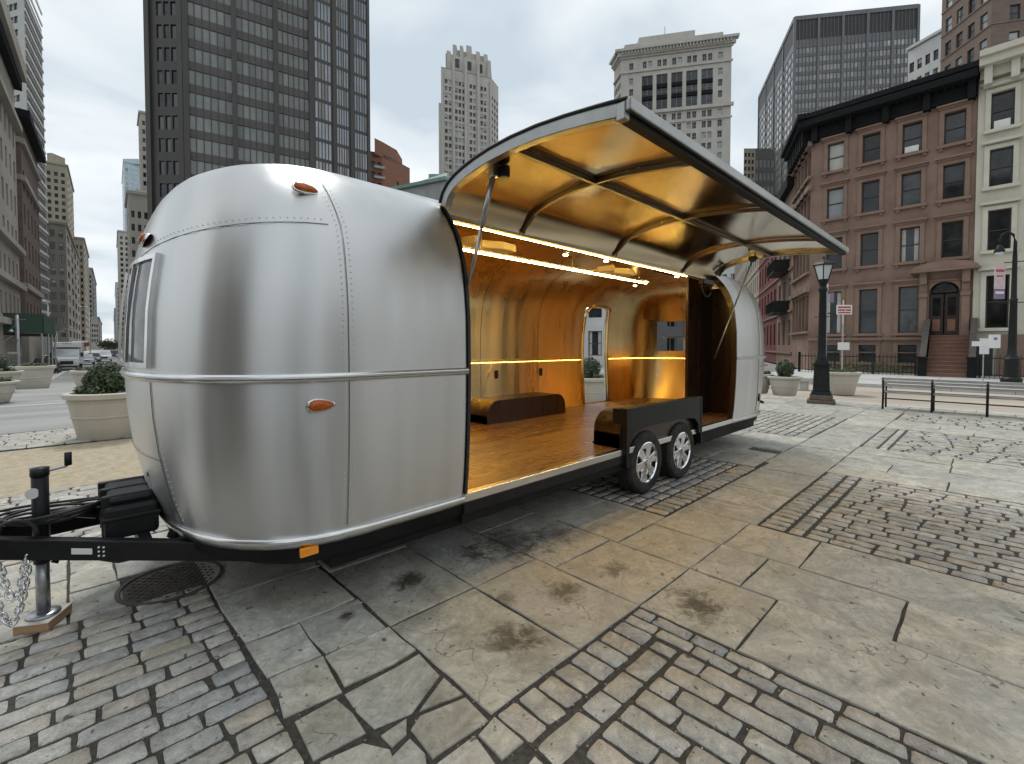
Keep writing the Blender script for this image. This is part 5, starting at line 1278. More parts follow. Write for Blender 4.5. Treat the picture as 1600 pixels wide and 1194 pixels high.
# ---- houses down the side street
segs = [(1237, 1213, 14.5, 'brownstone', 'brown rowhouse with iron fire escape on the side street', 'rowhouse'), (1213, 1184, 15.2, 'brick_dkred', 'dark red brick rowhouse down the side street', 'rowhouse'), (1184, 1166, 17.5, 'tan_stone', 'tan stone house further down the side street', 'rowhouse'), (1166, 1146, 19, 'limestone_dk', 'greyish stone house far down the side street', 'rowhouse')]
for ua, ub, h, m_, lab, nm in segs:
    p0, p1 = hitcol(CR, hd(1090), ua), hitcol(CR, hd(1090), ub)
    t = Bld(nm, lab, [p1, p0], 0, h, m_, 10, 'house'); l = t.fr(0)[2]; n_ = max(3, int(l / 2.2))
    t.face(0, grid_ops(l, 1.2, h - 1, 3.3, 2.0, n_, min(1.0, l / n_ * .45), 0.2, l - .2, .5), .2, 'sash', ('win_glass',))
    t.band(0, h - .6, h + .2, .5, 'cornice_black' if m_ != 'tan_stone' else 'tan_stone', 'cornice')
    for r in range(4): t.band(0, 1.0 + r * 3.3, 1.15 + r * 3.3, .12, m_ if m_ != 'brick_dkred' else 'brownstone_trim', 'string_course')
    if ua == 1237:
        for r in range(3):
            t.band(0, 4.3 + r * 3.3, 4.4 + r * 3.3, 1.1, 'iron_black', 'fire_escape_landing', l * .25, l * .8); t.band(0, 5.2 + r * 3.3, 5.25 + r * 3.3, 1.15, 'iron_black', 'fire_escape_rail', l * .25, l * .8)
            for q in range(8): t.pier(0, l * .25 + l * .55 * q / 7, .05, 4.4 + r * 3.3, 5.2 + r * 3.3, 1.12, 'iron_black', 'fire_escape_bar')
    t.finish()
p0 = pl(1095, 118); p1 = pl(1152, 112)
t = Bld('grey_house', 'pale grey building closing the side street beyond the hatch end', [p0, p1], 0, zt(385, 115), 'white_stone', 12); l = t.fr(0)[2]
t.face(0, grid_ops(l, 4, zt(395, 115), 4.2, 2.4, 4, 1.3), .3, 'sash', ('win_glass',)); t.finish()
# ---- building seen through the trailer door and rear window
Qa = [pl(780, 44), pl(1000, 40), pl(1090, 46)]
t = Bld('pale_building', 'pale stone building seen through the open trailer door', Qa, -.2, zt(420, 42), 'white_stone', 12)
l = t.fr(0)[2]; t.face(0, grid_ops(l, .4, zt(425, 42), 3.4, 2.2, 5, 1.2), .25, 'sash', ('win_glass',)); l = t.fr(1)[2]
t.face(1, grid_ops(l, .4, zt(425, 42), 2.6, 1.75, 3, 1.5, 0, l, .3), .25, 'mull', ('win_glass', 'dark_glass'), 'grey_stone', 'grey_stone'); t.finish()

# ---- the avenue on the left
AVD = hd(175)
def avp(c, y): q = av(c, y, 0); return Vector((q[0], q[1]))
def colpt(c, u):
    P = avp(c, 10); return hitcol(P, AVD, u)
# nearest: beige stone block, side along the avenue
t = Bld('beige_stone_block', 'beige stone block with dark projecting cornice at the far left edge', [colpt(-6, -40), colpt(-6, 34)], -1.1, zt(118, 40.5), 'limestone_dk', 14); l = t.fr(0)[2]; z1 = t.z1
t.face(0, grid_ops(l, 3.5, z1 - 3.2, 2.9, 1.7, 9, .85, 0.2, l - .2, .5), .3, 'sash', ('win_glass',), 'win_frame')
t.band(0, z1 - .8, z1 + .5, .8, 'limestone_dk', 'cornice'); t.band(0, z1 - 1.6, z1 - .8, .5, 'cornice_black', 'cornice_underside')
for z in (z1 - 5.2, 9.5, 6.4, 3.2): t.band(0, z, z + .45, .45, 'limestone_dk')
t.finish()
c0 = colpt(-6, 42); c1 = colpt(-6, 67); cf = c0 - AVN * 9
t = Bld('brown_brick_block', 'dark brown brick block with stone bands and a black cornice on the avenue', [cf, c0, c1], -1.1, zt(215, 47), 'brick_brown', 12); z1 = t.z1
t.face(0, grid_ops(t.fr(0)[2], 3.5, z1 - 2, 3.1, 1.9, 3, 1.0), .25, 'bare', ('win_glass',), 'win_frame', 'brick_brown'); l = t.fr(1)[2]
t.face(1, grid_ops(l, 3.5, z1 - 2, 3.1, 1.9, 5, 1.1), .25, 'sash', ('win_glass',))
for i in (0, 1):
    t.band(i, z1 - .4, z1 + .3, .7, 'cornice_black', 'cornice', ext=.7 if i == 0 else 0)
    for z in (z1 - 2.6, z1 - 6.0, 7.0, 3.5): t.band(i, z, z + .5, .25, 'limestone_dk')
    t.band(i, -1.1, 3.2, .15, 'limestone_dk', 'base_wall')
t.finish()
d = 128
c0 = pl(53, d); cf = pl(-25, d + 6); c1 = pl(79, 145)
t = Bld('pale_office_tower', 'tall pale grey office tower with white bands at the upper left corner', [cf, c0, c1], -1, zt(-8, d), 'concrete_lt', 20); l = t.fr(0)[2]
t.face(0, grid_ops(l, 8, t.z1 - 1, 3.55, 1.9, 10, l / 10 * .78, 0.3, l * .88, .8), .3, 'bare', ('win_glass', 'dark_glass'), 'win_frame')
l = t.fr(1)[2]; t.face(1, grid_ops(l, 8, t.z1 - 1, 3.55, 1.9, 14, l / 14 * .8, 1, l - 1, .8), .2, 'bare', ('win_glass', 'curtain_glass'), 'win_frame', 'grey_stone')
for r in range(28): t.band(1, 8 + r * 3.55, 8.7 + r * 3.55, .3, 'white_stone', 'spandrel')
t.finish()
def simple(name, label, u0, us, u1, d, vtop, m_, pitch=3.3, wh=1.8, n0=4, n1=6, side='r', glass=('win_glass',), z0=-1.0, style='bare', back=14, roofhouse=None):
    """block with a face towards the plaza between columns u0..us and a face along the avenue us..u1"""
    if side == 'r': a = pl(us, d); Q = [a - AVN * ((us - u0) / 718 * d * 1.25), a, hitcol(a, AVD, u1)]
    else: a = pl(us, d); Q = [hitcol(a, AVD, u0), a, a + AVN * ((u1 - us) / 718 * d * 1.25)]
    t = Bld(name, label, Q, z0, zt(vtop, d), m_, back); l0, l1 = t.fr(0)[2], t.fr(1)[2]
    nn = (n0, n1) if side == 'r' else (n1, n0)
    for i, l in ((0, l0), (1, l1)): t.face(i, grid_ops(l, 4, t.z1 - .8, pitch, wh, nn[i], l / nn[i] * .5, .2, l - .2, .6), .25, style, glass)
    for i in (0, 1): t.band(i, t.z1 - .4, t.z1 + .4, .5, m_, 'cornice')
    if roofhouse:
        ua, ub, v = roofhouse; q0, q1 = pl(ua, d + 4), pl(ub, d + 4); t.part(MB().prism([(p.x, p.y) for p in (q0, q1, q1 + FW * 6, q0 + FW * 6)], t.z1 - .5, zt(v, d)), 'roof_house', m_)
    t.finish()
simple('tan_apartment_tower', 'tan brick apartment tower with stacked balconies halfway down the avenue', 80, 112, 121, 205, 262, 'tan_stone', 3.1, 1.7, 5, 4, roofhouse=(82, 90, 237))
simple('old_stone_block', 'old brownish stone block with arched shadows beside the tan tower', 84, 108, 127, 150, 352, 'limestone_dk', 4.0, 2.3, 3, 4, style='sash')
simple('setback_tower', 'beige setback tower further along the avenue', 119, 135, 142, 235, 374, 'tan_stone', 3.3, 1.8, 4, 4)
simple('slim_grey_tower', 'slim grey tower far down the avenue, left side', 134, 147, 153, 330, 420, 'grey_stone', 3.5, 2, 4, 3)
simple('low_far_block', 'low pale block at the far left end of the avenue', 148, 155, 160, 330, 496, 'limestone2', 3.5, 2, 3, 3)
simple('beige_slab', 'beige slab with small windows at the left foot of the dark tower', 203, 206, 246, 130, 302, 'limestone', 3.7, 1.9, 6, 3, side='l', style='mull', roofhouse=(216, 240, 292))
simple('tall_beige_tower', 'tall narrow beige tower peeping out left of the dark tower', 224, 227, 250, 185, 180, 'limestone', 3.4, 1.8, 4, 3, side='l')
simple('blue_glass_tower', 'pale blue glass tower far down the avenue', 197, 200, 230, 420, 256, 'glass_blue', 4.2, 2.8, 6, 3, side='l', glass=('curtain_glass', 'glass_blue'), roofhouse=(199, 222, 249))
simple('grey_far_tower', 'grey stone tower far down the right side of the avenue', 187, 189, 210, 300, 362, 'limestone2', 3.5, 2, 4, 3, side='l')
simple('far_pale_block', 'small pale block at the far right end of the avenue', 182, 184, 196, 420, 442, 'white_stone', 4, 2.4, 3, 2, side='l')
simple('farthest_block', 'tiny grey block where the avenue vanishes beside the trailer window', 179, 181, 190, 500, 482, 'grey_stone', 4, 2.4, 3, 2, side='l')
# ---- unseen buildings added so the polished shell has something to mirror
for k, (xa, xb_, y, h, m_) in enumerate([(62, 34, -46, 12, 'limestone'), (24, 4, -48, 15, 'limestone2'), (-6, -26, -46, 11, 'limestone2')]):
    t = Bld('plaza_side_building', ['low stone building mirrored in the right part of the shell', 'stone building mirrored in the middle of the shell', 'grey building mirrored in the nose of the shell'][k], [Vector((xa, y)), Vector((xb_, y))], 0, h, m_, 12); l = t.fr(0)[2]
    t.face(0, grid_ops(l, 1, h - 1, 3.6, 2.2, 7, 1.4), .3, 'sash', ('win_glass',)); t.finish()
t = Bld('plaza_side_building', 'tall stone building mirrored in the front window of the trailer', [Vector((-34, -20)), Vector((-34, 8))], 0, 28, 'limestone_dk', 12); l = t.fr(0)[2]
t.face(0, grid_ops(l, 1, 27, 3.6, 2.2, 8, 1.5), .3, 'sash', ('win_glass',)); t.finish()

# ================================================================== STREET FURNITURE, PLANTS, VEHICLES
def leaves(b, c, rx, ry, rz, n, size, seed=0, shell=.55, bumps=5, mats=2):
    rnd = random.Random(seed); blobs = [(Vector((rnd.gauss(0, 1), rnd.gauss(0, 1), rnd.gauss(0, 1))).normalized(), rnd.uniform(.85, 1.18)) for _ in range(bumps * 4)]
    for _ in range(n):
        v = Vector((rnd.gauss(0, 1), rnd.gauss(0, 1), rnd.gauss(0, 1))).normalized(); k = 1.
        for bd, bs in blobs:
            q = v.dot(bd)
            if q > .8: k *= 1 + (bs - 1) * (q - .8) / .2
        r = (shell + (1 - shell) * rnd.random() ** .5) * k
        p = Vector((c[0] + v.x * rx * r, c[1] + v.y * ry * r, c[2] + v.z * rz * r))
        n_ = (v + Vector((rnd.uniform(-.8, .8), rnd.uniform(-.8, .8), rnd.uniform(-.5, .9)))).normalized(); e1 = n_.orthogonal().normalized(); e1 = Matrix.Rotation(rnd.random() * 6.28, 3, n_) @ e1; e2 = n_.cross(e1); s = size * rnd.uniform(.6, 1.3)
        b.add([p - e1 * s, p + e2 * s * .5 + n_ * s * .15, p + e1 * s, p - e2 * s * .5 + n_ * s * .15], [(0, 1, 2, 3)], rnd.randrange(mats))
def pot(root, r0, r1, h, m='planter'):
    MB().lathe([(r0, 0), (r0 + .015, .02), (r0 + (r1 - r0) * .5, h * .46), (r0 + (r1 - r0) * .5 + .018, h * .475), (r0 + (r1 - r0) * .52 + .018, h * .50), (r0 + (r1 - r0) * .54, h * .515), (r0 + (r1 - r0) * .82, h * .80), (r0 + (r1 - r0) * .82 + .02, h * .815), (r1 - .03, h * .86), (r1 - .005, h * .875), (r1 + .03, h * .89), (r1 + .035, h * .985), (r1 + .01, h), (r1 - .06, h), (r1 - .07, h * .93)], 48, cap=False).build('pot', m, root, auto=30)
    MB().lathe([(r1 - .06, h * .93), (.001, h * .95)], 32, cap=False).build('soil', 'soil', root)
def topiary(root, c, r, seed, n=1500, size=.035):
    b = MB(); leaves(b, c, r, r, r * .95, n, size, seed, .62, 7); leaves(b, c, r * .72, r * .72, r * .7, n // 4, size * 1.4, seed + 1, .3)
    tag(b.build('shrub', ['leaf', 'leaf_dark'], root, fix=False), kind='stuff')
def lowplants(root, r, z, seed, n=500, size=.035, m=('leaf_light', 'leaf')):
    rnd = random.Random(seed); b = MB()
    for _ in range(n // 40):
        a, q = rnd.random() * 6.28, r * math.sqrt(rnd.random()); leaves(b, (q * math.cos(a), q * math.sin(a), z + .03), .10, .10, .075, 40, size, rnd.random(), .3)
    tag(b.build('ground_cover', list(m), root, fix=False), kind='stuff')
G_ = 'concrete planters around the plaza'
def planter(label, loc, r0, r1, h, seed, ball=None, low=True, lm=('leaf_light', 'leaf'), n=1400):
    root = thing('planter', label, 'planter', loc, 0, G_); pot(root, r0, r1, h)
    if low: lowplants(root, r1 - .12, h, seed, 700, .04, lm)
    if ball: topiary(root, (ball[1], ball[2], h + ball[0] * .8), ball[0], seed, n, .022 + ball[0] * .035)
    return root
planter('large round concrete planter with dark ball shrub just behind the trailer nose', (.44, 10.75, 0), .37, .53, .80, 11, (.30, .04, 0), True, ('leaf', 'leaf_light'), 2600)
planter('round concrete planter with low plants behind the ball shrub planter', (.62, 20.9, 0), .42, .64, .80, 12)
planter('wide concrete planter with green shrubs at the far left edge', (-2.05, 24.2, 0), .55, .80, .72, 13, (.30, .2, 0))
planter('low concrete planter cut off by the left picture edge', (-1.72, 19.6, 0), .42, .62, .6, 14)
planter('tapering concrete planter behind the wide planter on the left', (-1.22, 29.2, -.26), .5, .72, 1.0, 15)
planter('concrete planter with round clipped ball shrub beside the black lamp post', (16.75, 4.62, 0), .31, .47, .62, 16, (.28, 0, 0), False, n=1500)
planter('concrete planter half hidden behind the tail of the trailer', (16.9, 5.55, 0), .36, .52, .66, 17)
planter('concrete planter directly behind the black lamp post', (19.6, 3.62, -.1), .36, .55, .8, 18)
planter('grey planter seen through the open trailer door', (10.2, 7.55, 0), .36, .5, .75, 19, (.3, 0, 0), True)
# low kerb wall by the side street
lw = thing('stone_ledge', 'low pale stone ledge behind the ball shrub planter', 'wall', (20.6, 6.2, -.12)); MB().box(-.25, .25, -1.5, 1.2, .35, .5).build('top', 'kerb', lw, bevel=.02)
for y in (-1.2, .9): MB().box(-.15, .15, y - .12, y + .12, 0, .35).build('support', 'kerb', lw)

def branchy(root, h, spread, seed, r0=.09, depth_=4, m='bark'):
    rnd = random.Random(seed); tr_ = MB(); br = MB(); tips = []
    def grow(p, d, l, r, k, mb):
        q = p + d * l * .5 + Vector((rnd.uniform(-.05, .05), rnd.uniform(-.05, .05), 0)) * l; e = p + d * l
        mb.tube([p, q, e], [r, r * .85, r * .68], 7, cap=False)
        if k == 0: tips.append(e); return
        for _ in range(rnd.choice((2, 3, 3))):
            ax = Vector((rnd.gauss(0, 1), rnd.gauss(0, 1), rnd.gauss(0, .4))).normalized(); nd = (d + ax * spread).normalized(); nd.z = max(nd.z, -.05)
            grow(e, nd, l * rnd.uniform(.62, .82), r * .62, k - 1, br)
    grow(Vector((0, 0, 0)), Vector((0, 0, 1)), h * .36, r0, depth_, tr_)
    tr_.build('trunk', m, root, smooth=True); o = br.build('branches', m, root, smooth=True)
    return tips
tb = thing('bare_tree', 'bare branching tree seen through the open trailer door', 'tree', (12.6, 10.6, -.1)); branchy(tb, 6.5, .75, 5, .10, 5)
def leafy(name, label, loc, h, rx, rz, seed, n, size, ms=('leaf', 'leaf_dark')):
    r = thing(name, label, 'tree' if 'tree' in name else 'shrub', loc); tips = branchy(r, h * .8, .6, seed, h * .02, 3); b = MB(); rnd = random.Random(seed)
    for q in tips[:26]: leaves(b, q, rx * .38, rx * .38, rz * .36, n // 26, size, rnd.random(), .2)
    leaves(b, (0, 0, h * .62), rx, rx, rz, n // 2, size, seed, .3, 6)
    tag(b.build('crown', list(ms), r, fix=False), kind='stuff')
leafy('street_tree', 'dark green bushy tree at the corner behind the trailer tail', (27.5, 11.2, -.1), 3.6, 1.3, 1.3, 31, 3600, .09)
leafy('street_tree', 'second green tree further down the side street', (35.5, 13.8, -.1), 3.6, 1.4, 1.2, 32, 2400, .10)
leafy('street_tree', 'small green tree where the avenue meets the horizon', (pl(172, 150).x, pl(172, 150).y, -1), 5, 3.2, 1.8, 33, 2000, .25)
hg = thing('hedge', 'low green hedge behind the railing left of the brownstone steps', 'hedge', (33.4, 5.4, 0)); b = MB()
for k in range(9): leaves(b, (jit(.1), -1.9 + k * .5, .35), .3, .35, .35 + jit(.1), 160, .05, k, .2)
tag(b.build('foliage', ['leaf', 'leaf_light'], hg, fix=False), kind='stuff')

# ---- lamp post on the plaza edge
lp = thing('lamp_post', 'black cast iron lamp post with four-sided glass lantern beside the bench', 'street lamp', (15.2, 3.27, 0), R(12))
MB().box(-.33, .33, -.33, .33, 0, .10).build('plinth', 'lamp_stone', lp, bevel=.02); MB().box(-.27, .27, -.27, .27, .10, .24).build('plinth_step', 'lamp_stone', lp, bevel=.02)
b = MB()
for (r0, z0, r1, z1) in ((.25, .24, .22, .34), (.20, .34, .175, 1.05), (.205, 1.05, .205, 1.12), (.16, 1.12, .13, 1.22)):
    vs = [(sx * r, sy * r, z) for r, z in ((r0, z0), (r1, z1)) for sx, sy in ((-1, -1), (1, -1), (1, 1), (-1, 1))]; b.add(vs, [(3, 2, 1, 0), (4, 5, 6, 7), (0, 1, 5, 4), (1, 2, 6, 5), (2, 3, 7, 6), (3, 0, 4, 7)])
b.build('pedestal', 'iron_black', lp, bevel=.012)
MB().lathe([(.12, 1.2), (.13, 1.26), (.105, 1.32), (.10, 1.5), (.085, 3.1), (.11, 3.14), (.11, 3.2), (.08, 3.26), (.10, 3.36), (.15, 3.44)], 20).build('column', 'iron_black', lp, auto=35)
for s in (-1, 1): MB().tube([(0, s * .09, 2.42), (0, s * .2, 2.42)], .012, 6).build('banner_arm', 'iron_black', lp)
def frus(r0, z0, r1, z1, n=6): 
    vs = [(r * math.cos(i * 2 * math.pi / n), r * math.sin(i * 2 * math.pi / n), z) for r, z in ((r0, z0), (r1, z1)) for i in range(n)]
    return vs, [(i, (i + 1) % n, n + (i + 1) % n, n + i) for i in range(n)]
def lantern(root, z, k=1.):
    MB().add(*frus(.14 * k, z, .25 * k, z + .38 * k)).build('lantern_glass', 'lamp_glass', root)
    b = MB()
    for i in range(6):
        a = i * math.pi / 3; b.tube([(.142 * k * math.cos(a), .142 * k * math.sin(a), z - .01), (.254 * k * math.cos(a), .254 * k * math.sin(a), z + .39 * k)], .014 * k, 6)
    b.build('lantern_frame', 'iron_black', root)
    MB().lathe([(.29 * k, z + .38 * k), (.30 * k, z + .41 * k), (.22 * k, z + .48 * k), (.10 * k, z + .54 * k), (.04 * k, z + .58 * k), (.03 * k, z + .64 * k), (.001, z + .68 * k)], 6).build('lantern_roof', 'iron_black', root)
    MB().lathe([(.17 * k, z - .03), (.15 * k, z)], 6).build('lantern_base', 'iron_black', root)
lantern(lp, 3.46, .98)
# bishop's crook lamp at the right edge
l2 = thing('lamp_post', 'tall black lamp post with hooked top at the right picture edge', 'street lamp', (27.7, -.62, .02), R(90))
MB().lathe([(.32, 0), (.32, .25), (.24, .32), (.22, 1.0), (.26, 1.06), (.15, 1.2), (.13, 1.5), (.11, 3.4), (.13, 3.45), (.09, 3.55), (.07, 5.3)], 16).build('column', 'iron_black', l2, auto=35)
MB().tube([(0, 0, 5.2), (0, 0, 5.8), (.06, 0, 6.1), (.22, 0, 6.25), (.38, 0, 6.15), (.44, 0, 5.9), (.44, 0, 5.75)], [.06, .055, .05, .045, .04, .035, .03], 8).build('crook', 'iron_black', l2, smooth=True)
MB().lathe([(.05, 5.75), (.10, 5.68), (.16, 5.52), (.17, 5.45)], 14, (.44, 0, 0)).build('shade', 'iron_black', l2, smooth=True); MB().lathe([(.15, 5.45), (.12, 5.34), (.001, 5.30)], 14, (.44, 0, 0)).build('globe', 'lamp_glass', l2, smooth=True)
for z, w_ in ((5.0, .3), (3.35, .45)): MB().tube([(-w_, 0, z), (w_, 0, z)], .02, 6).build('cross_bar', 'iron_black', l2)
def panel_sign(root, name, x0, x1, z0, z1, m, marks=None, y=-.03, rows=3, mk='sign_red'):
    o = MB().box(x0, x1, y - .012, y + .012, z0, z1).build(name, m, root)
    if marks:
        for (a0, a1, c0, c1) in marks: MB().box(x0 + (x1 - x0) * a0, x0 + (x1 - x0) * a1, y - .016, y - .0125, z0 + (z1 - z0) * c0, z0 + (z1 - z0) * c1).build('lettering', mk, o)
    return o
# local -y faces the camera for signs: rotated so that it looks back to the plaza
def signroot(name, label, loc, group=None): return thing(name, label, 'sign', loc, math.atan2(RT.y, RT.x), group)
s = signroot('street_banner', 'pink and purple banner hung on the hooked lamp post', (27.6, -.42, .02))
panel_sign(s, 'banner', -.55, -.12, 3.9, 4.9, 'sign_pink', [(.1, .9, .7, .8), (.2, .8, .5, .56)]); panel_sign(s, 'banner_panel', -.55, -.12, 3.5, 3.88, 'sign_purple', [(.1, .9, .55, .8)], mk='sign_white')
s = signroot('parking_sign', 'white parking notices strapped low on the hooked lamp post', (27.55, -.36, .02))
panel_sign(s, 'notice', -1.3, -.65, 1.58, 1.78, 'sign_white'); panel_sign(s, 'notice', -.62, -.15, 1.5, 2.05, 'sign_white', [(.4, .7, .6, .8)], mk='sign_purple')
s = signroot('notice_board', 'white square notice on a post beside the stoop rail', (31.4, .22, .02)); panel_sign(s, 'board', -.22, .22, 1.2, 1.95, 'sign_white', [(.2, .8, .5, .75)], mk='sign_purple'); MB().tube([(0, 0, 0), (0, 0, 1.95)], .025, 6).build('post', 'pole_grey', s)
s = signroot('street_sign', 'white street sign with red lettering on a thin pole behind the lamp post', (22.0, 4.05, -.1)); MB().tube([(0, 0, 0), (0, 0, 2.6)], .028, 8).build('pole', 'pole_grey', s); MB().tube([(0, 0, 2.6), (0, 0, 3.5)], .02, 8).build('upper_pole', 'sign_white', s)
panel_sign(s, 'plate', -.28, .32, 2.95, 3.32, 'sign_white', [(.08, .92, .66, .84), (.08, .55, .36, .54), (.6, .92, .36, .54), (.08, .92, .12, .26)]); panel_sign(s, 'small_plate', -.2, .25, 1.55, 1.85, 'sign_white')
s = signroot('street_flag', 'small purple pennant left of the street sign', (22.0, 4.6, -.1)); MB().tube([(0, 0, 0), (0, 0, 4.2)], .03, 8).build('pole', 'pole_grey', s); panel_sign(s, 'pennant', .1, .26, 3.45, 3.85, 'sign_purple'); panel_sign(s, 'plate', -.3, .02, 3.9, 4.2, 'sign_white', [(.1, .9, .4, .6)])

# ---- bench
bn = thing('park_bench', 'long slatted park bench with iron frames at the right plaza edge', 'bench', (15.0, 0, 0)); yA, yB = 1.9, -2.75
for k, (x, z) in enumerate([(-.13, .775), (-.105, .695), (-.08, .615)]): MB().box(x - .022, x + .022, yB, yA, z - .031, z + .031).build('back_slat', 'bench_top', bn, bevel=.006)
for k in range(5): MB().box(.0 + k * .085, .07 + k * .085, yB, yA, .405, .445).build('seat_slat', 'bench_slat' if k else 'bench_top', bn, bevel=.006)
MB().box(.36, .40, yB, yA, .22, .25).build('foot_rail', 'bench_slat', bn)
for k in range(6):
    y = yA - .03 - k * .925
    b = MB(); b.tube([(-.14, y, .80), (-.06, y, .45), (-.12, y, 0)], .024, 8); b.tube([(.40, y, .0), (.38, y, .25), (.40, y, .42), (-.06, y, .41)], .022, 8); b.tube([(-.10, y, .64), (.15, y, .66), (.40, y, .64), (.41, y, .42)], .018, 8)
    b.build('iron_frame', 'iron_black', bn, smooth=True)

# ---- sidewalk shed on the left
sh = thing('sidewalk_shed', 'dark green sidewalk shed over the left pavement of the avenue', 'scaffold', (0, 0, 0)); c0 = avp(-3.9, 50); cf = c0 - AVN * 8; c1 = avp(-3.9, 59)
sh.location = (c0.x, c0.y, -.9)
def SH(mb, name, m): mb.v = [(p[0] - c0.x, p[1] - c0.y, p[2] + .9) for p in mb.v]; return mb.build(name, m, sh)
zf0, zf1 = zt(521, depth(c0)), zt(491, depth(c0))
def vwall(p, q, z0, z1, th=.08):
    d_ = (q - p).normalized(); n_ = Vector((-d_.y, d_.x)) * th; vs = [(a.x, a.y, z) for z in (z0, z1) for a in (p, q, q + n_, p + n_)]; return MB().add(vs, [(3, 2, 1, 0), (4, 5, 6, 7), (0, 1, 5, 4), (1, 2, 6, 5), (2, 3, 7, 6), (3, 0, 4, 7)])
SH(vwall(cf, c0, zf0, zf1), 'fascia', 'shed_green'); SH(vwall(c0, c1, zf0, zf1), 'fascia', 'shed_green')
SH(MB().prism([(p.x, p.y) for p in (cf, c0, c1, c1 - AVN * 8)], zf0 - .12, zf0 - .02), 'deck', 'frame_black')
for k in range(4):
    p = cf.lerp(c0, k / 3 if k < 3 else .985); SH(MB().tube([(p.x, p.y, -1), (p.x, p.y, zf0)], .06, 8), 'leg', 'pole_grey')
for k in range(1, 4): p = c0.lerp(c1, k / 3); SH(MB().tube([(p.x, p.y, -1), (p.x, p.y, zf0)], .06, 8), 'leg', 'pole_grey')
for a_, b_2 in ((.45, .8), (.8, .45)):
    p, q = cf.lerp(c0, a_), cf.lerp(c0, b_2); SH(MB().tube([(p.x, p.y, .2), (q.x, q.y, zf0 - .2)], .035, 6), 'brace', 'pole_grey')
p, q = cf.lerp(c0, .50), cf.lerp(c0, .66); o = Vector((AVD.x, AVD.y)) * -.1
SH(vwall(p + o, q + o, zf0 + .3, zf1 + .05, .04), 'poster', 'sign_white'); p2, q2 = p.lerp(q, .3), p.lerp(q, .7); SH(vwall(p2 + o * 1.3, q2 + o * 1.3, zf0 + .6, zf1 - .3, .02), 'poster_print', 'pole_grey')
gs = thing('shop_sign', 'glowing orange shop sign under the green sidewalk shed', 'sign', (0, 0, 0)); p = pl(2, 40); q = pl(18, 40); gs.location = (p.x, p.y, zt(541, 40))
b = vwall(p, q, zt(541, 40), zt(529, 40), .2); b.v = [(v[0] - p.x, v[1] - p.y, v[2] - zt(541, 40)) for v in b.v]; b.build('panel', 'sign_orange', gs)
for k in range(3):
    a_, c_ = p.lerp(q, .12 + k * .28), p.lerp(q, .3 + k * .28); b = vwall(a_ - FW * .05, c_ - FW * .05, zt(538, 40), zt(532, 40), .03); b.v = [(v[0] - p.x, v[1] - p.y, v[2] - zt(541, 40)) for v in b.v]; b.build('lettering', 'sign_red', gs)
# utility pole with signs in front of the shed
pp = pl(28, 33.5); po = thing('traffic_pole', 'grey steel pole with crossarm and street plates in front of the green shed', 'pole', (pp.x, pp.y, avz(pp.y)), math.atan2(RT.y, RT.x))
MB().tube([(0, 0, 0), (0, 0, 4.9)], [.13, .10], 12).build('shaft', 'pole_grey', po, smooth=True); MB().tube([(-1.4, 0, 4.6), (.6, 0, 4.55)], .035, 6).build('crossarm', 'pole_grey', po)
MB().box(-.6, .28, -.16, -.13, 2.05, 2.2).build('street_plate', 'sign_white', po); MB().box(-.35, .25, -.16, -.13, 3.0, 3.1).build('street_plate', 'pole_grey', po); MB().lathe([(.0, 0), (.1, .02), (.12, .12), (.0, .2)], 10, (-.45, 0, 3.65)).build('signal_head', 'sign_white', po, smooth=True)
MB().tube([(-.45, 0, 3.85), (0, 0, 4.3)], .02, 6).build('signal_bracket', 'pole_grey', po)
# curved street light arms over the avenue
def streetlight(label, u, d_, h, arm, flip=1):
    p = pl(u, d_); r = thing('street_light', label, 'street lamp', (p.x, p.y, -1), math.atan2(RT.y, RT.x)); MB().tube([(0, 0, 0), (0, 0, h - .6)], [.11, .07], 10).build('pole', 'pole_grey', r, smooth=True)
    MB().tube([(0, 0, h - .7), (flip * arm * .25, 0, h - .2), (flip * arm * .6, 0, h), (flip * arm, 0, h + .08)], .05, 8).build('arm', 'pole_grey', r, smooth=True); MB().lathe([(.06, .1), (.16, .05), (.18, 0), (.1, -.06)], 10, (flip * arm, 0, h + .02)).build('lamp_head', 'sign_white', r, smooth=True)
streetlight('curved mast arm reaching over the avenue beyond the delivery truck', 90, 62, 5.1, 4.9); streetlight('street light with white head above the green shed', 77, 70, 9.4, .6, -1); streetlight('tall street light standing by the far avenue blocks', 141, 92, 10.5, 1.6, -1)
# red shop awning
aw = thing('shop_awning', 'dark red shop awning with white top down the avenue', 'awning', (pl(140, 95).x, pl(140, 95).y, -1), math.atan2(AVD.y, AVD.x)); MB().prism([(0, 3.4), (0, 2.6), (2.6, 2.2), (2.6, 2.5)], -4, 2, 'x').build('canopy', 'awning_red', aw); MB().box(-4, 2, .2, 2.4, 3.42, 3.6).build('top', 'sign_white', aw)
for y_ in (-3.8, 1.8): MB().tube([(y_, 2.5, 0), (y_, 2.5, 2.3)], .04, 6).build('post', 'iron_black', aw)

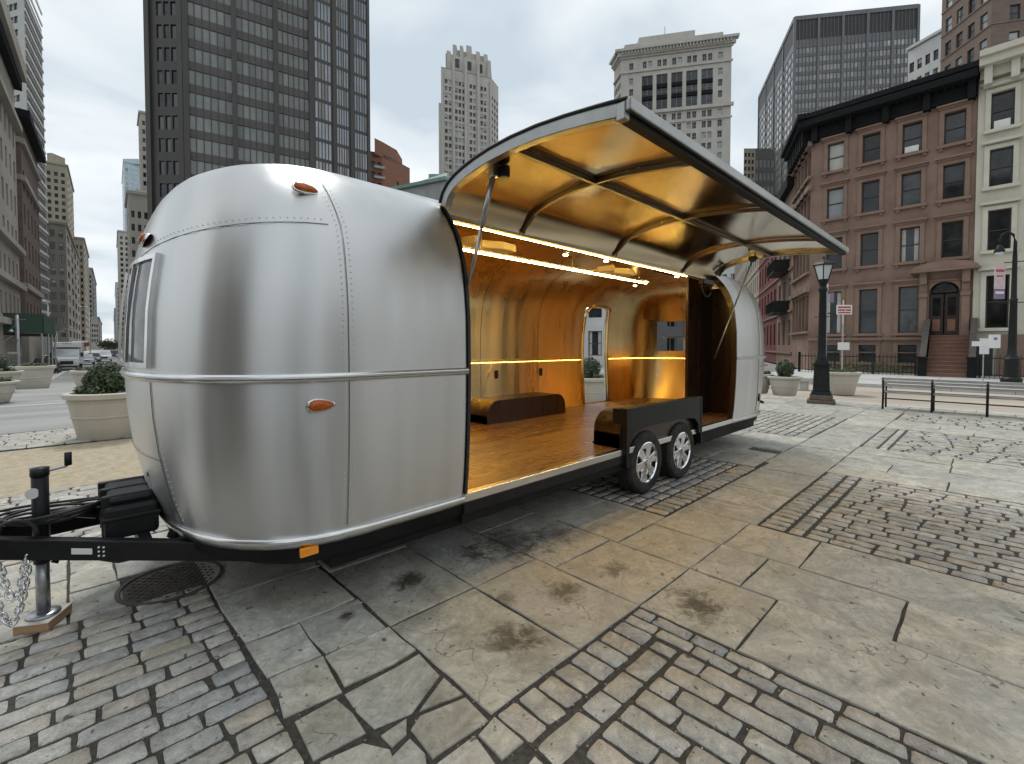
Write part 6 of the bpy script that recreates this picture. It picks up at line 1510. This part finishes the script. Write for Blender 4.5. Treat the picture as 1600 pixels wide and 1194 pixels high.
# ---- vehicles
def car(name, label, loc, rz, m, L_=4.6, W_=1.82, H_=1.5, kind='sedan', group='vehicles on the avenue'):
    r = thing(name, label, 'car', loc, rz, group); h0, hb = .28, H_ * .60; x = L_ / 2       # front at +x
    prof = {'sedan': [(-x, .55), (-x * .98, hb * .95), (-x * .62, hb), (x * .38, hb), (x * .93, hb * .82), (x, hb * .62), (x, .40)], 'suv': [(-x, .5), (-x, hb), (x * .42, hb), (x * .94, hb * .88), (x, hb * .7), (x, .42)], 'pickup': [(-x, .5), (-x, hb), (x * .38, hb), (x * .94, hb * .92), (x, hb * .75), (x, .45)]}[kind]
    cab = {'sedan': [(-x * .66, hb), (-x * .40, H_ - .03), (-x * .1, H_), (x * .12, H_ - .02), (x * .42, hb)], 'suv': [(-x * .97, hb), (-x * .88, H_ - .04), (-x * .3, H_), (x * .10, H_ - .03), (x * .42, hb)], 'pickup': [(-x * .25, hb), (-x * .2, H_ - .03), (x * .08, H_), (x * .16, H_ - .03), (x * .42, hb)]}[kind]
    b = MB(); w2 = W_ / 2; low = [(x * .97, h0), (-x * .97, h0)]; full = prof + low
    rows = [[(a, s * w2 * k, z if kk else z) for a, z in full] for s, k, kk in ((-1, .94, 0), (-1, 1, 1), (1, 1, 1), (1, .94, 0))]
    def inset(P_, k): cx_, cz_ = 0, .6; return [(cx_ + (a - cx_) * k, cz_ + (z - cz_) * k) for a, z in P_]
    o = MB().prism(full, -w2, w2, 'y'); o.build('body', m, r, bevel=.09)
    # greenhouse
    n = len(cab); top = .78; vs = [(a, s * w2 * (.97 if abs(z - hb) < .01 else top), z) for s in (-1, 1) for a, z in cab]
    MB().add(vs, [tuple(range(n)), tuple(range(n, 2 * n))[::-1]] + [(i, n + i, n + i + 1, i + 1) for i in range(n - 1)]).build('roof', m, r, bevel=.03)
    ws = MB(); (a0, z0), (a1, z1) = cab[-1], cab[-2]
    f = lambda t_, s, off: (a0 + (a1 - a0) * t_ + off, s * w2 * (.97 + (top - .97) * t_) * .9, z0 + (z1 - z0) * t_ + off * .4)
    ws.quad(f(.1, -1, .02), f(.1, 1, .02), f(.92, 1, .02), f(.92, -1, .02)); ws.build('windscreen', 'win_glass_lt' if m in ('car_white', 'car_silver') else 'win_glass', r)
    (a0, z0), (a1, z1) = cab[0], cab[1]; f2 = lambda t_, s, off: (a0 + (a1 - a0) * t_ - off, s * w2 * (.97 + (top - .97) * t_) * .88, z0 + (z1 - z0) * t_ + off * .4)
    MB().quad(f2(.12, 1, .02), f2(.12, -1, .02), f2(.92, -1, .02), f2(.92, 1, .02)).build('rear_window', 'win_glass', r)
    for s in (-1, 1):
        za, zb = hb + .06, H_ - .10; ya = lambda z: s * (w2 * (.97 + (top - .97) * (z - hb) / (H_ - hb)) + .012)
        xa = (cab[0][0] * .86, cab[1][0] * .92, cab[-2][0] * .7, cab[-1][0] * .78)
        MB().quad((xa[0], ya(za), za), (xa[3], ya(za), za), (xa[2], ya(zb), zb), (xa[1], ya(zb), zb)).build('side_window', 'win_glass', r)
        for wx in (-x * .62, x * .64):
            wl = MB().lathe([(.20, -.11), (.33, -.11), (.34, -.05), (.34, .05), (.33, .11), (.20, .11)], 24, (wx, s * (w2 - .1), .34), axis='y').build('wheel', 'tyre', r, auto=35); MB().lathe([(.20, s * .112), (.18, s * .10), (.05, s * .09), (.001, s * .10)], 20, (wx, s * (w2 - .1), .34), axis='y', cap=False).build('rim', 'galv', wl)
        MB().box(x * .955, x * 1.006, s * w2 * .66 - .2, s * w2 * .66 + .2, hb * .66, hb * .82).build('headlight', 'headlight', r, bevel=.03); MB().box(-x * 1.004, -x * .97, s * w2 * .74 - .15, s * w2 * .74 + .15, hb * .7, hb * .9).build('tail_light', 'car_red', r, bevel=.02)
        MB().box(x * .33, x * .40, s * (w2 + .02) - .08, s * (w2 + .02) + .08, hb + .05, hb + .17).build('mirror', m, r, bevel=.03)
    MB().box(x * .99, x * 1.01, -w2 * .45, w2 * .45, hb * .48, hb * .74).build('grille', 'car_black', r); MB().box(x * .97, x * 1.035, -w2 * .95, w2 * .95, .32, .47).build('bumper', 'galv' if kind != 'sedan' else m, r, bevel=.03)
    MB().box(x * 1.01, x * 1.04, -.25, .25, .36, .46).build('number_plate', 'sign_white', r)
    return r
face = math.atan2(-AVD.y, -AVD.x)
def at(u, d_): p = pl(u, d_); return (p.x, p.y, avz(p.y) + .005)
# box delivery truck
tk = thing('delivery_truck', 'white box delivery truck coming up the avenue', 'truck', at(106, 49), face, 'vehicles on the avenue')
MB().box(-4.2, .75, -1.12, 1.12, .75, 3.05).build('box', 'car_white', tk, bevel=.06); MB().prism([(.75, 2.45), (.75, 3.05), (1.35, 3.0), (1.5, 2.5)], -1.1, 1.1, 'y').build('box_nose', 'car_white', tk, bevel=.05)
MB().prism([(.76, .5), (.76, 2.35), (1.55, 2.3), (2.05, 1.55), (3.0, 1.35), (3.1, .9), (3.1, .5)], -.95, .95, 'y').build('cab', 'car_white', tk, bevel=.08)
MB().quad((1.62, -.82, 2.22), (1.62, .82, 2.22), (2.07, .85, 1.6), (2.07, -.85, 1.6)).build('windscreen', 'win_glass_lt', tk); MB().box(3.09, 3.13, -.55, .55, .75, 1.1).build('grille', 'car_black', tk); MB().box(3.05, 3.2, -1.0, 1.0, .42, .62).build('bumper', 'car_black', tk, bevel=.03)
for s in (-1, 1):
    MB().box(3.06, 3.14, s * .72 - .17, s * .72 + .17, .85, 1.1).build('headlight', 'headlight', tk, bevel=.03); MB().box(1.7, 1.78, s * 1.15 - .12, s * 1.15 + .12, 1.5, 1.95).build('mirror', 'car_black', tk, bevel=.03)
    MB().quad((.95, s * .962, 1.6), (1.85, s * .962, 1.6), (1.5, s * .962, 2.2), (.95, s * .962, 2.2)).build('side_window', 'win_glass', tk)
    for x in (-3, 2.2): MB().lathe([(.22, -.14), (.4, -.14), (.42, 0), (.4, .14), (.22, .14)], 24, (x, s * .85, .42), axis='y').build('wheel', 'tyre', tk, auto=35)
MB().box(1.36, 1.40, -.35, .35, 2.72, 2.92).build('box_lettering', 'pole_grey', tk)
car('parked_car', 'black car parked in front of the white delivery truck', at(72, 43), face, 'car_black'); car('parked_car', 'grey pickup parked at the far left under the green shed', at(10, 39), face + .5, 'car_silver', 5.2, 1.9, 1.75, 'pickup')
car('moving_car', 'silver car just right of the delivery truck', at(134, 66), face, 'car_silver'); car('moving_car', 'dark grey car behind the silver car on the avenue', at(146, 76), face, 'car_grey'); car('moving_car', 'white sport utility car furthest right on the avenue', at(163, 80), face, 'car_white', 4.8, 1.95, 1.85, 'suv'); car('moving_car', 'black sport utility car far down the avenue by the trailer window', at(176, 95), face, 'car_black', 4.8, 1.95, 1.8, 'suv'); car('parked_car', 'dark parked car left of the delivery truck, beyond the black car', at(84, 56), face, 'car_grey')
